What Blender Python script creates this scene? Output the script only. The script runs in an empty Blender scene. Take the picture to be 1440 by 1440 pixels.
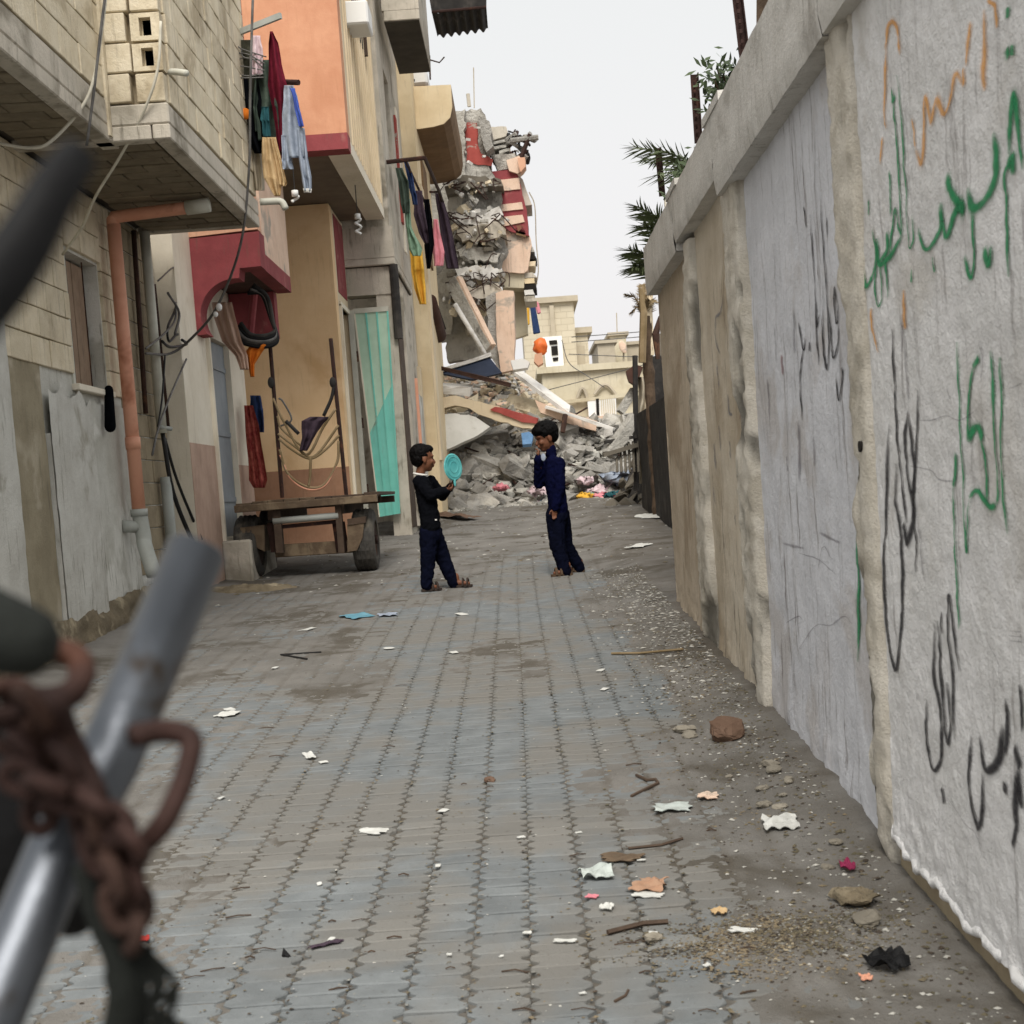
import bpy, bmesh, math, random
from mathutils import Vector as V, Matrix, noise
rnd = random.Random(11)
R = math.radians
sc = bpy.context.scene
C = sc.collection
# ------------------------------------------------------------------ camera
F, PITCH, ROLL, EYE, SLOPE = 2000.0, R(-4), R(4), 1.4, 0.045     # focal length in pixels of a 1440 px frame
fw = V((0, math.cos(PITCH), math.sin(PITCH))); up0 = V((0, -math.sin(PITCH), math.cos(PITCH))); rt0 = V((1, 0, 0))
rt = math.cos(ROLL)*rt0 - math.sin(ROLL)*up0
up = math.sin(ROLL)*rt0 + math.cos(ROLL)*up0
O = V((0, 0, EYE)); CX, CY = 744.7557, 829.513
cam_d = bpy.data.cameras.new('camera'); cam = bpy.data.objects.new('camera', cam_d); C.objects.link(cam)
m3 = Matrix((rt, up, -fw)).transposed(); cam.matrix_world = Matrix.Translation(O) @ m3.to_4x4()
cam_d.sensor_width = 36; cam_d.lens = 36*F/1440
cam_d.shift_x = -(CX-720)/1440; cam_d.shift_y = (CY-720)/1440
cam_d.clip_start = 0.02; cam_d.clip_end = 2000
cam_d.dof.use_dof = True; cam_d.dof.focus_distance = 9.0; cam_d.dof.aperture_fstop = 9.5
sc.camera = cam
# ------------------------------------------------------------------ sky, sun, exposure
w = bpy.data.worlds.new('World'); sc.world = w; w.use_nodes = True
nt = w.node_tree; nt.nodes.clear()
SUN_EL, SUN_AZ = R(50), R(180)          # azimuth from +Y clockwise: behind the camera
sky = nt.nodes.new('ShaderNodeTexSky'); sky.sky_type = 'NISHITA'; sky.sun_disc = False
sky.sun_elevation = SUN_EL; sky.sun_rotation = SUN_AZ; sky.dust_density = 4; sky.air_density = 1
hs = nt.nodes.new('ShaderNodeHueSaturation'); hs.inputs['Saturation'].default_value = 0.25
mx = nt.nodes.new('ShaderNodeMix'); mx.data_type = 'RGBA'; mx.inputs[0].default_value = 0.88     # a closed layer of pale cloud over the sky
tc = nt.nodes.new('ShaderNodeTexCoord'); sz = nt.nodes.new('ShaderNodeSeparateXYZ'); mr_ = nt.nodes.new('ShaderNodeMapRange'); mr_.inputs[2].default_value = .35; tint = nt.nodes.new('ShaderNodeMix'); tint.data_type = 'RGBA'   # cloud a little pinker low down
tint.inputs[6].default_value = (3.78, 3.60, 3.62, 1); tint.inputs[7].default_value = (3.62, 3.68, 3.65, 1)
nt.links.new(tc.outputs['Generated'], sz.inputs[0]); nt.links.new(sz.outputs['Z'], mr_.inputs[0]); nt.links.new(mr_.outputs[0], tint.inputs[0]); nt.links.new(tint.outputs[2], mx.inputs[7])
bg = nt.nodes.new('ShaderNodeBackground'); bg.inputs[1].default_value = 0.1
wo = nt.nodes.new('ShaderNodeOutputWorld')
nt.links.new(sky.outputs[0], hs.inputs['Color']); nt.links.new(hs.outputs[0], mx.inputs[6])
nt.links.new(mx.outputs[2], bg.inputs[0]); nt.links.new(bg.outputs[0], wo.inputs[0])
sd = bpy.data.lights.new('sun', 'SUN'); sd.energy = 1.5; sd.angle = R(30); sd.color = (1, .95, .88)
so = bpy.data.objects.new('sun', sd); C.objects.link(so)
sdir = V((math.sin(SUN_AZ)*math.cos(SUN_EL), math.cos(SUN_AZ)*math.cos(SUN_EL), math.sin(SUN_EL)))
so.rotation_euler = sdir.to_track_quat('Z', 'Y').to_euler(); so.location = (-3, -6, 12)
sc.cycles.max_bounces = 6; sc.cycles.diffuse_bounces = 4; sc.cycles.glossy_bounces = 2; sc.cycles.transparent_max_bounces = 12
sc.view_settings.view_transform = 'Standard'; sc.view_settings.look = 'None'
sc.view_settings.exposure = 1.27; sc.view_settings.gamma = 1.0; sc.view_settings.use_curve_mapping = False
# ------------------------------------------------------------------ pixel of the 1440 px photograph -> point in the place
def ray(x, y): return fw + rt*((x-CX)/F) - up*((y-CY)/F)
def P(x, y, Y=None, X=None, Z=None):
    d = ray(x, y)
    t = Y/d.y if Y is not None else (X/d.x if X is not None else (Z-EYE)/d.z)
    return O + d*t
def g0(y): return SLOPE*y if y < 24 else SLOPE*24 + SLOPE*8*(1-math.exp(-(y-24)/8))*.55
def G(x, y, dz=0.0):
    d = ray(x, y); t = (-EYE+dz)/(d.z-SLOPE*d.y); return O + d*t
def ss(a, b, x):
    t = max(0, min(1, (x-a)/(b-a))); return t*t*(3-2*t)
def fr(x, y, z=0, o=4): return noise.fractal(V((x, y, z)), 1.0, 2.0, o)
# ------------------------------------------------------------------ materials
def lin(h):
    if not isinstance(h, str): return tuple(h)+(1,) if len(h) == 3 else h
    v = [int(h[i:i+2], 16)/255 for i in (0, 2, 4)]
    return tuple(c/12.92 if c <= .04045 else ((c+.055)/1.055)**2.4 for c in v)+(1,)
MATS = {}
def mat(name, c, c2=None, sc_=3.0, c3=None, sc3=.7, t3=(.5, .62), streak=0.0, scol='5a5346', rough=.9, bump=.25, bsc=45, bdist=.01, metal=0.0, rv=0.0, blo=0.0, attr=None, acol=None, spec=.3, coat=0, speck=0.0):
    m = bpy.data.materials.new(name); m.use_nodes = True; n = m.node_tree; N = n.nodes; L = n.links
    b = N['Principled BSDF']; b.inputs['Roughness'].default_value = rough; b.inputs['Metallic'].default_value = metal
    b.inputs['Specular IOR Level'].default_value = spec; b.inputs['Coat Weight'].default_value = coat
    geo = N.new('ShaderNodeNewGeometry'); pos = geo.outputs['Position']
    def nz(s, det=3, rgh=.6, src=pos, dist=0):
        q = N.new('ShaderNodeTexNoise'); q.inputs['Scale'].default_value = s; q.inputs['Detail'].default_value = det
        q.inputs['Roughness'].default_value = rgh; q.inputs['Distortion'].default_value = dist; L.new(src, q.inputs['Vector']); return q.outputs['Fac']
    def ramp(fac, a, b_):
        q = N.new('ShaderNodeMapRange'); q.inputs[1].default_value = a; q.inputs[2].default_value = b_; q.interpolation_type = 'SMOOTHSTEP'; L.new(fac, q.inputs[0]); return q.outputs[0]
    def mix(fac, a, b_):
        q = N.new('ShaderNodeMix'); q.data_type = 'RGBA'
        for s, v in ((0, fac), (6, a), (7, b_)):
            if hasattr(v, 'is_output'): L.new(v, q.inputs[s])
            else: q.inputs[s].default_value = v
        return q.outputs[2]
    col = lin(c)
    if c2: col = mix(ramp(nz(sc_, 4, .65), .32, .68), col, lin(c2))
    if c3: col = mix(ramp(nz(sc3, 4, .62, dist=.4), *t3), col, lin(c3))
    if streak:
        mp = N.new('ShaderNodeMapping'); mp.inputs['Scale'].default_value = (14, 14, 1.3); L.new(pos, mp.inputs['Vector'])
        s_ = nz(1.6, 4, .7, mp.outputs[0]); f0_ = ramp(s_, .52, .72); pq = N.new('ShaderNodeMath'); pq.operation = 'MULTIPLY'; L.new(f0_, pq.inputs[0]); L.new(ramp(nz(1.4, 3), .4, .58), pq.inputs[1]); f_ = pq.outputs[0]
        q = N.new('ShaderNodeMath'); q.operation = 'MULTIPLY'; q.inputs[1].default_value = streak; L.new(f_, q.inputs[0])
        col = mix(q.outputs[0], col, lin(scol))
    if speck:
        sp_ = ramp(nz(38, 4, .75), .60, .72); q = N.new('ShaderNodeMath'); q.operation = 'MULTIPLY'; q.inputs[1].default_value = speck; L.new(sp_, q.inputs[0]); col = mix(q.outputs[0], col, lin('4a453e'))
    if rv:
        oi = N.new('ShaderNodeObjectInfo'); h = N.new('ShaderNodeHueSaturation')
        q = N.new('ShaderNodeMapRange'); q.inputs[3].default_value = 1-rv; q.inputs[4].default_value = 1+rv; L.new(oi.outputs['Random'], q.inputs[0])
        L.new(q.outputs[0], h.inputs['Value'])
        if hasattr(col, 'is_output'): L.new(col, h.inputs['Color'])
        else: h.inputs['Color'].default_value = col
        col = h.outputs[0]
    if attr:
        at = N.new('ShaderNodeAttribute'); at.attribute_name = attr; col = mix(at.outputs['Fac'], col, lin(acol) if isinstance(acol, str) else acol)
    if hasattr(col, 'is_output'): L.new(col, b.inputs['Base Color'])
    else: b.inputs['Base Color'].default_value = col
    if bump:
        bp = N.new('ShaderNodeBump'); bp.inputs['Strength'].default_value = bump; bp.inputs['Distance'].default_value = bdist
        L.new(nz(bsc, 4, .7), bp.inputs['Height']); L.new(bp.outputs[0], b.inputs['Normal'])
        rr = N.new('ShaderNodeMapRange'); rr.inputs[3].default_value = max(.05, rough-.12); rr.inputs[4].default_value = min(1, rough+.1)
        L.new(nz(7, 1), rr.inputs[0]); L.new(rr.outputs[0], b.inputs['Roughness'])
    MATS[name] = m; return m
def brickmat(name, c, c2, mortar, bw=.4, bh=.2, axes='YZ'):
    m = bpy.data.materials.new(name); m.use_nodes = True; n = m.node_tree; N = n.nodes; L = n.links; b = N['Principled BSDF']; b.inputs['Roughness'].default_value = .95
    geo = N.new('ShaderNodeNewGeometry'); sp = N.new('ShaderNodeSeparateXYZ'); cb = N.new('ShaderNodeCombineXYZ'); L.new(geo.outputs['Position'], sp.inputs[0])
    L.new(sp.outputs[axes[0]], cb.inputs[0]); L.new(sp.outputs[axes[1]], cb.inputs[1])
    t = N.new('ShaderNodeTexBrick'); L.new(cb.outputs[0], t.inputs['Vector']); t.inputs['Scale'].default_value = 1
    t.inputs['Brick Width'].default_value = bw; t.inputs['Row Height'].default_value = bh; t.inputs['Mortar Size'].default_value = .008
    t.inputs['Color1'].default_value = lin(c); t.inputs['Color2'].default_value = lin(c2); t.inputs['Mortar'].default_value = lin(mortar); L.new(t.outputs[0], b.inputs['Base Color'])
    bp = N.new('ShaderNodeBump'); bp.inputs['Distance'].default_value = .02; bp.inputs['Strength'].default_value = .6; bp.invert = True; L.new(t.outputs['Fac'], bp.inputs['Height']); L.new(bp.outputs[0], b.inputs['Normal'])
    MATS[name] = m; return m
def spraymat(name, c, dens=.9):       # spray paint: fades out to the sides of the stroke
    m = bpy.data.materials.new(name); m.use_nodes = True; n = m.node_tree; N = n.nodes; L = n.links; b = N['Principled BSDF']; b.inputs['Roughness'].default_value = .8
    b.inputs['Base Color'].default_value = lin(c); at = N.new('ShaderNodeAttribute'); at.attribute_name = 'ink'
    geo = N.new('ShaderNodeNewGeometry'); q = N.new('ShaderNodeTexNoise'); q.inputs['Scale'].default_value = 70; q.inputs['Detail'].default_value = 4; L.new(geo.outputs['Position'], q.inputs['Vector'])
    mr = N.new('ShaderNodeMapRange'); mr.inputs[1].default_value = .25; mr.inputs[2].default_value = .55; mr.inputs[3].default_value = .75; mr.inputs[4].default_value = 1; L.new(q.outputs['Fac'], mr.inputs[0])
    mu = N.new('ShaderNodeMath'); mu.operation = 'MULTIPLY'; L.new(at.outputs['Fac'], mu.inputs[0]); L.new(mr.outputs[0], mu.inputs[1])
    m2 = N.new('ShaderNodeMath'); m2.operation = 'MULTIPLY'; m2.inputs[1].default_value = dens; L.new(mu.outputs[0], m2.inputs[0]); L.new(m2.outputs[0], b.inputs['Alpha'])
    MATS[name] = m; return m
mat('ground', '7b7873', '6a6762', 2.2, '57524a', 1.3, (.5, .64), rough=.95, bump=.7, bsc=60, bdist=.012, attr='joint', acol='544d43', speck=.55)
mat('paver', '787c7d', '6b6f70', 6, '75736e', 1.3, (.42, .6), rv=.1, rough=.9, bump=.6, bsc=90, bdist=.005, speck=.5)
mat('chips_light', 'bdbbb3', 'a3a097', 20, bump=0); mat('chips_grey', '8b8a84', '6f6d67', 20, bump=0); mat('chips_dark', '3a332c', '554a3e', 20, bump=0); mat('soil', '6e6552', '55503f', 9, '7d705a', 3, bump=.6, bsc=80)
mat('wall_white', 'dbdad9', 'cfcecc', 4.5, 'c3c0bb', 1.6, (.5, .64), streak=.7, scol='85807e', bump=.8, bsc=38, bdist=.012, speck=.2)
mat('wall_lilac', 'd2d3d7', 'c5c6ca', 4, 'bcb9b8', 1.7, (.5, .64), streak=.85, scol='77716f', bump=.7, bsc=38, bdist=.01, speck=.25)
mat('wall_beige', 'cbc1b0', 'b8ac98', 2.2, 'a4957f', .9, (.5, .66), streak=.85, scol='5f564c', bump=.6, bsc=38, bdist=.01, speck=.3)
mat('wall_tan', 'c3b6a3', 'b2a490', 2.2, 'a0907b', .9, (.5, .66), streak=.8, scol='665848', bump=.6, bsc=38, bdist=.01, speck=.3)
mat('pilaster', 'cbc5b9', 'bbb4a6', 6, 'a9a294', 2.2, (.5, .64), streak=.3, bump=.7, bsc=70, bdist=.012, attr='chip', acol='77736a')
mat('coping', 'cbc8c2', 'bbb8b1', 4, 'a5a19a', 1.8, (.52, .66), streak=.5, bump=.7, bsc=38, speck=.3)
mat('footing', '80745f', '6a604e', 6, 'a79b83', 2.5, (.5, .6), bump=.9, bsc=40, bdist=.02)
mat('concrete', 'c6beb0', 'b4ad9f', 3, '8a8375', 1.3, (.52, .66), streak=.65, scol='5d574b', bump=.6, bsc=35, speck=.3)
mat('concrete_dark', '726c61', '5f594f', 3, bump=.4)
mat('render_grey', 'c6c5bd', 'b2b0a6', 2.6, 'd6d5ce', 1.3, (.5, .6), streak=.85, scol='66614f', bump=.6, speck=.35)
mat('render_light', 'd0cfc8', 'bfbdb5', 2.6, 'a5a195', 1.3, (.52, .64), streak=.8, scol='6a6553', bump=.6, speck=.35)
mat('render_olive', 'a0967f', '8d836d', 3, 'b3a995', 1.2, (.5, .62), streak=.6, bump=.6, speck=.35)
mat('block', 'e0d5bd', 'd2c5aa', 5, 'b5a78d', 1.6, (.52, .66), rv=.08, streak=.55, scol='7f735e', bump=.8, bsc=40, speck=.25)
mat('mortar', '9a8d75', '897c66', 6, bump=.5)
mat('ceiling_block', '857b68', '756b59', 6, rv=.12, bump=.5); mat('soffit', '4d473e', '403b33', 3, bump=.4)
mat('cream', 'dfcfb3', 'd2c1a3', 2, 'c2ad8d', .7, (.55, .75), streak=.25, scol='a08c70', bump=.2)
mat('cream_white', 'e8e0cf', 'dcd3c0', 2, 'c0b49c', .9, (.55, .75), streak=.35, scol='9a8f7c', bump=.25)
mat('pink_dado', 'bfa391', 'ad9180', 3, streak=.3, bump=.25)
mat('peach', 'd5a88c', 'c99b80', 2.5, streak=.2, bump=.2); mat('pale_peach', 'dcc2ad', 'cfb39d', 3, 'a49a8e', 2.2, (.55, .68), streak=.4, bump=.4, speck=.35)
mat('maroon', '8f4649', '7f3c3f', 3, '9d6a63', 2, (.6, .72), streak=.4, bump=.3); mat('red_paint', 'a8524b', '98463f', 4, 'a99d92', 5, (.60, .68), bump=.3, speck=.3)
mat('orange_wall', 'cf9a7a', 'c28b6c', 2.6, 'bf8868', 1.1, (.52, .72), streak=.15, scol='96633f', bump=.25)
mat('ochre', 'e8c9a0', 'e0bf94', 2, 'd2ad80', 1.1, (.52, .72), streak=.2, scol='95734d', bump=.4); mat('ochre_dado', 'a98268', '9a745b', 3, streak=.3, bump=.3)
mat('yellow_cream', 'dfcdab', 'd3bf9b', 2.5, streak=.2, bump=.2); mat('brown_soffit', '7a6146', '6b543c', 3, bump=.2); mat('dark_brown', '4f372e', '432e27', 5, bump=.2)
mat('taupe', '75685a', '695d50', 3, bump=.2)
mat('dark', '171412', '221e1a', 4, bump=0); mat('black_plastic', '0f0f10', '171718', 8, rough=.6, bump=.2, spec=.15)
mat('pipe_orange', 'dca388', 'd2967b', 4, 'a86d52', 2, (.56, .7), rough=.6, bump=.1); mat('pipe_grey', 'a9aca6', '9a9d97', 4, '7f7c72', 3, (.55, .7), rough=.6, bump=.1)
mat('pipe_white', 'c9c8bb', 'b8b7aa', 4, rough=.5, bump=.1); mat('cable_white', 'cfcaba', 'b9b4a4', 8, rough=.5, bump=0); mat('cable_grey', '6d6b68', '4d4b49', 8, rough=.5, bump=0); mat('cable_black', '242323', rough=.5, bump=0)
mat('rust', '4a352c', '392923', 9, '604433', 4, (.55, .65), rough=.85, bump=.5, bsc=90, metal=.2); mat('rust_dark', '3d2924', '2e201c', 12, '523529', 6, (.55, .65), rough=.75, bump=.5, metal=.3)
mat('steel', '686c72', '5a5d62', 5, '4a423b', 11, (.6, .68), rough=.4, bump=.1, metal=.9)
mat('wood', '6b5b49', '58493a', 8, '7d6d58', 3, (.5, .6), streak=.4, rough=.85, bump=.5); mat('wood_dark', '55463a', '46392f', 8, rough=.85, bump=.5); mat('shutter', 'a08a76', '8f7a67', 5, streak=.5, bump=.3)
mat('rubber', '3d3b38', '55524d', 7, '6d675c', 3, (.5, .65), rough=.9, bump=.5); mat('grey_door', '8b9399', '7f878d', 3, streak=.3, rough=.5, bump=.1)
mat('turquoise', '7fcfc0', '72c3b4', 3, '8f8a76', 2.2, (.62, .74), streak=.35, scol='8d9483', rough=.6, bump=.15); mat('mint', 'bcd8c2', 'aecbb4', 3, streak=.3, scol='8d8a6e', rough=.6, bump=.15)
mat('rubble', 'a3a09a', '8a8781', 4, 'b8b4ab', 1.4, (.52, .66), rv=.24, bump=.9, bsc=16, bdist=.05, speck=.4); mat('rubble_cream', 'd0c4ab', 'bfb298', 4, '978872', 2, (.52, .66), rv=.14, bump=.7, bsc=22, bdist=.03)
mat('slab_white', 'd9d7d2', 'cac7c1', 3, 'aaa59d', 2, (.55, .7), bump=.3); mat('slab_grey', 'bcb9b1', 'a5a29a', 3, '827e77', 1.6, (.5, .62), streak=.5, bump=.9, bsc=14, bdist=.05, speck=.4); mat('sheet_white', 'd3d2cc', 'c4c3bc', 2, 'aeaba2', 3, (.55, .7), bump=.2)
mat('navy_slab', '30384a', '272f3f', 3, bump=.2); mat('char', '2f2d2b', '232120', 5, '45413d', 2, (.5, .65), bump=.5)
brickmat('far_block', 'c4bba7', 'bcb29d', 'b3a994', axes='XZ'); brickmat('far_block_side', 'b7a784', 'ab9b79', '98896c', axes='YZ')
mat('far_grey', 'b4aa97', 'a89e8b', 2, bump=0); mat('far_cream', 'cbc2ab', 'bfb59c', 1.5, 'b0a489', .8, (.52, .7), streak=.3, bump=.2); mat('pvc_white', 'e2e2df', rough=.5, bump=0)
mat('skin', '704832', '67402d', 9, rough=.6, bump=0); mat('hair', '060505', '0a0808', 60, rough=.55, bump=.5, bsc=160, spec=.08); mat('cloth_black', '0a0b0f', '0f1014', 12, rough=1, bump=.3, bsc=30, spec=.03); mat('cloth_navy', '0a0d2a', '080a22', 10, rough=1, bump=.3, bsc=30, spec=.04); mat('trouser_navy', '0d1020', '0a0c18', 10, rough=1, bump=.3, bsc=30, spec=.03)
mat('sandal', '2c2420', '3a2f28', 20, rough=.8, bump=.2); mat('sandal_tan', '5a4735', '4a3a2b', 20, rough=.8, bump=.2); mat('cloth_white', 'd8d6d0', 'cac7c0', 8, bump=.2); mat('disc', '4d9fa0', '5dabaa', 14, '3f9091', 8, (.5, .6), rough=.5, bump=.1)
for n_, c_, d_ in (('maroon', '6a1f2e', '571825'), ('greyblue', '9aa3b0', '868f9d'), ('blue', '4a5fb0', '3f529c'), ('beige', 'c6ab82', 'b39871'), ('green', '7f9a84', '6d8873'), ('darkgreen', '4c584e', '3d4840'), ('purple', '4a3e48', '3b313a'), ('pink', 'd98f98', 'cb7f88'), ('yellow', 'e0b04a', 'd19f3b'), ('pinkwhite', 'd3bfc3', 'c3adb2'), ('olive', '45453b', '35352d'), ('orange', 'd8792c', 'c36a23'), ('redrug', 'a85a4e', '7c2f2f'), ('teal', '2f5a60', '264a50'), ('denim', '35456a', '2b3a5b'), ('lightblue', '7fa6d0', '6c93bd')):
    mat('cl_'+n_, c_, d_, 14, rough=1, bump=.35, bsc=40, spec=.08)
mat('leaf', '4d5a3c', '3c4a30', 4, rough=.6, bump=0, rv=.1); mat('palm_leaf', '66704f', '525c3d', 4, rough=.55, bump=0); mat('palm_dry', '8d7b5f', '776649', 4, bump=0); mat('trunk', '5c4c3d', '46392d', 9, bump=.8, bsc=20)
spraymat('spray_green', '14804e', 1.0); spraymat('spray_orange', 'd8942f', .7); spraymat('spray_black', '15131a', .97); spraymat('spray_faint', '57505a', .45); spraymat('spray_red', '7c2f35', .6); spraymat('spray_blue', '4b5b75', .5)
mat('paper', 'cfcfca', 'bcbcb6', 20, bump=0); mat('cardboard', 'a3846d', 'a67f65', 12, bump=.2); mat('plastic_clear', 'b9c0bb', 'a9b1ac', 12, rough=.35, bump=0); mat('magenta', '8d2c50', '7a2444', 10, bump=0); mat('blue_plastic', '6d9fb0', '5b8ea0', 10, rough=.4, bump=0); mat('orange_plastic', 'e5773a', 'd5662c', 6, rough=.5, bump=.1); mat('red_bit', 'b13a34', bump=0); mat('stone', '8f887b', '7a7468', 6, rv=.15, bump=.5); mat('stone_brown', '6d5748', '5f4a3c', 6, bump=.5); mat('canvas_dark', '1c1f1c', '151815', 9, bump=.4)
# ------------------------------------------------------------------ mesh builder
class MB:
    def __init__(s): s.v = []; s.f = []; s.mi = []; s.k = 0; s.a = None
    def slot(s, k): s.k = k; return s
    def add(s, vs, fs):
        o = len(s.v); s.v += [V(p) for p in vs]; s.f += [tuple(i+o for i in q) for q in fs]; s.mi += [s.k]*len(fs); return s
    def box(s, x0, x1, y0, y1, z0, z1):
        if x1 < x0: x0, x1 = x1, x0
        if y1 < y0: y0, y1 = y1, y0
        if z1 < z0: z0, z1 = z1, z0
        return s.add([(x0,y0,z0),(x1,y0,z0),(x1,y1,z0),(x0,y1,z0),(x0,y0,z1),(x1,y0,z1),(x1,y1,z1),(x0,y1,z1)], [(0,3,2,1),(4,5,6,7),(0,1,5,4),(1,2,6,5),(2,3,7,6),(3,0,4,7)])
    def obox(s, c, size, m=None):
        o = len(s.v); s.box(-size[0]/2, size[0]/2, -size[1]/2, size[1]/2, -size[2]/2, size[2]/2)
        m = m or Matrix.Identity(3)
        for i in range(o, len(s.v)): s.v[i] = m @ s.v[i] + V(c)
        return s
    def beam(s, a, b, w_, h_, roll=0.0):
        a = V(a); b = V(b); d = (b-a); l = d.length; q = d.to_track_quat('Y', 'Z').to_matrix() @ Matrix.Rotation(roll, 3, 'Y')
        return s.obox((a+b)/2, (w_, l, h_), q)
    def tube(s, pts, r, n=8, cap=True, sq=1.0):
        pts = [V(p) for p in pts]; rs = r if isinstance(r, (list, tuple)) else [r]*len(pts); o = len(s.v); nrm = None
        for i, p in enumerate(pts):
            t = (pts[min(i+1, len(pts)-1)]-pts[max(i-1, 0)])
            t = t.normalized() if t.length > 1e-9 else V((0, 0, 1))
            if nrm is None:
                nrm = t.orthogonal().normalized()
            else:
                nrm = (nrm - t*nrm.dot(t)); nrm = nrm.normalized() if nrm.length > 1e-6 else t.orthogonal().normalized()
            bn = t.cross(nrm)
            for j in range(n):
                a = 2*math.pi*j/n; s.v.append(p + (nrm*math.cos(a) + bn*math.sin(a)*sq)*rs[i])
        fs = []
        for i in range(len(pts)-1):
            for j in range(n): fs.append((o+i*n+j, o+i*n+(j+1) % n, o+(i+1)*n+(j+1) % n, o+(i+1)*n+j))
        if cap: fs += [tuple(o+j for j in reversed(range(n))), tuple(o+(len(pts)-1)*n+j for j in range(n))]
        s.f += fs; s.mi += [s.k]*len(fs); return s
    def cap(s, a, b, ra, rb, n=10):           # tapered capsule
        a = V(a); b = V(b); d = (b-a); t = d.normalized() if d.length > 1e-6 else V((0, 0, 1)); pts = []; rs = []
        for k in (80, 60, 35, 0): pts.append(a - t*ra*math.sin(R(k))); rs.append(ra*math.cos(R(k)))
        for k in (0, 35, 60, 80): pts.append(b + t*rb*math.sin(R(k))); rs.append(rb*math.cos(R(k)))
        return s.tube(pts, rs, n)
    def ell(s, c, r, m=None, nu=14, nv=9):
        c = V(c); r = r if isinstance(r, (tuple, list)) else (r, r, r); m = m or Matrix.Identity(3); o = len(s.v); vs = []
        for i in range(1, nv):
            th = math.pi*i/nv
            for j in range(nu):
                ph = 2*math.pi*j/nu; vs.append(m @ V((r[0]*math.sin(th)*math.cos(ph), r[1]*math.sin(th)*math.sin(ph), r[2]*math.cos(th))) + c)
        vs += [m @ V((0, 0, r[2])) + c, m @ V((0, 0, -r[2])) + c]; t = (nv-1)*nu; fs = []
        for i in range(nv-2):
            for j in range(nu): fs.append((i*nu+j, (i+1)*nu+j, (i+1)*nu+(j+1) % nu, i*nu+(j+1) % nu))
        for j in range(nu): fs += [(t, j, (j+1) % nu), (t+1, (nv-2)*nu+(j+1) % nu, (nv-2)*nu+j)]
        return s.add(vs, fs)
    def prism(s, a, b):                        # two matching loops of points
        n = len(a); return s.add(list(a)+list(b), [tuple(range(n)), tuple(range(2*n-1, n-1, -1))]+[(i, i+n, (i+1) % n+n, (i+1) % n) for i in range(n)])
    def grid(s, fn, nu, nv):
        o = len(s.v); s.v += [V(fn(i/nu, j/nv)) for j in range(nv+1) for i in range(nu+1)]
        for j in range(nv):
            for i in range(nu): s.f.append((o+j*(nu+1)+i, o+j*(nu+1)+i+1, o+(j+1)*(nu+1)+i+1, o+(j+1)*(nu+1)+i)); s.mi.append(s.k)
        return s
    def mesh(s, name, mats, smooth=False):
        me = bpy.data.meshes.new(name); me.from_pydata([tuple(p) for p in s.v], [], s.f)
        for m in (mats if isinstance(mats, (list, tuple)) else [mats]): me.materials.append(MATS[m])
        me.polygons.foreach_set('material_index', s.mi)
        if smooth: me.polygons.foreach_set('use_smooth', [True]*len(s.f))
        if s.a is not None:
            at = me.attributes.new(s.an, 'FLOAT', 'POINT'); at.data.foreach_set('value', s.a)
        me.update(); return me
    def build(s, name, mats, parent=None, smooth=False, bevel=0, rough=0, cuts=0, rs=6.0, fixn=True):
        me = s.mesh(name, mats, smooth)
        if bevel or cuts or fixn:
            bm = bmesh.new(); bm.from_mesh(me)
            if bevel: bmesh.ops.bevel(bm, geom=bm.edges[:], offset=bevel, segments=1, affect='EDGES', clamp_overlap=True)
            if cuts: bmesh.ops.subdivide_edges(bm, edges=bm.edges[:], cuts=cuts, use_grid_fill=True)
            if rough:
                bm.normal_update()
                for v_ in bm.verts: v_.co += V((fr(v_.co.x*rs+3, v_.co.y*rs, v_.co.z*rs), fr(v_.co.x*rs, v_.co.y*rs+9, v_.co.z*rs), fr(v_.co.x*rs, v_.co.y*rs, v_.co.z*rs+5)))*rough
            if fixn: bmesh.ops.recalc_face_normals(bm, faces=bm.faces[:])
            bm.to_mesh(me); bm.free()
        return obj(name, me, parent)
def obj(name, me, parent=None):
    o = bpy.data.objects.new(name, me); C.objects.link(o)
    if parent is not None:
        o.parent = parent; o.matrix_parent_inverse = Matrix.Translation(-WLOC[parent.name])
    else: WLOC[o.name] = V((0, 0, 0))
    if parent is not None: WLOC[o.name] = V((0, 0, 0)) if not isinstance(me, type(None)) else V((0, 0, 0))
    return o
WLOC = {}
def tag(o, label, cat, group=None):
    o['label'] = label; o['category'] = cat
    if group: o['group'] = group
    return o
def thing(name, label, cat, loc=(0, 0, 0), group=None):
    o = bpy.data.objects.new(name, None); C.objects.link(o); o.location = loc; o.empty_display_size = .1; WLOC[o.name] = V(loc)
    return tag(o, label, cat, group)
def struct(o, kind='structure'): o['kind'] = kind; return o
def cat_(pts, n=6):                            # smooth curve through points
    pts = [V(p) for p in pts]; out = []
    q = [pts[0]*2-pts[1]]+pts+[pts[-1]*2-pts[-2]]
    for i in range(1, len(q)-2):
        for k in range(n):
            t = k/n; a, b, c, d = q[i-1:i+3]
            out.append(.5*((2*b)+(c-a)*t+(2*a-5*b+4*c-d)*t*t+(3*b-a-3*c+d)*t**3))
    return out+[pts[-1]]
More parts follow.
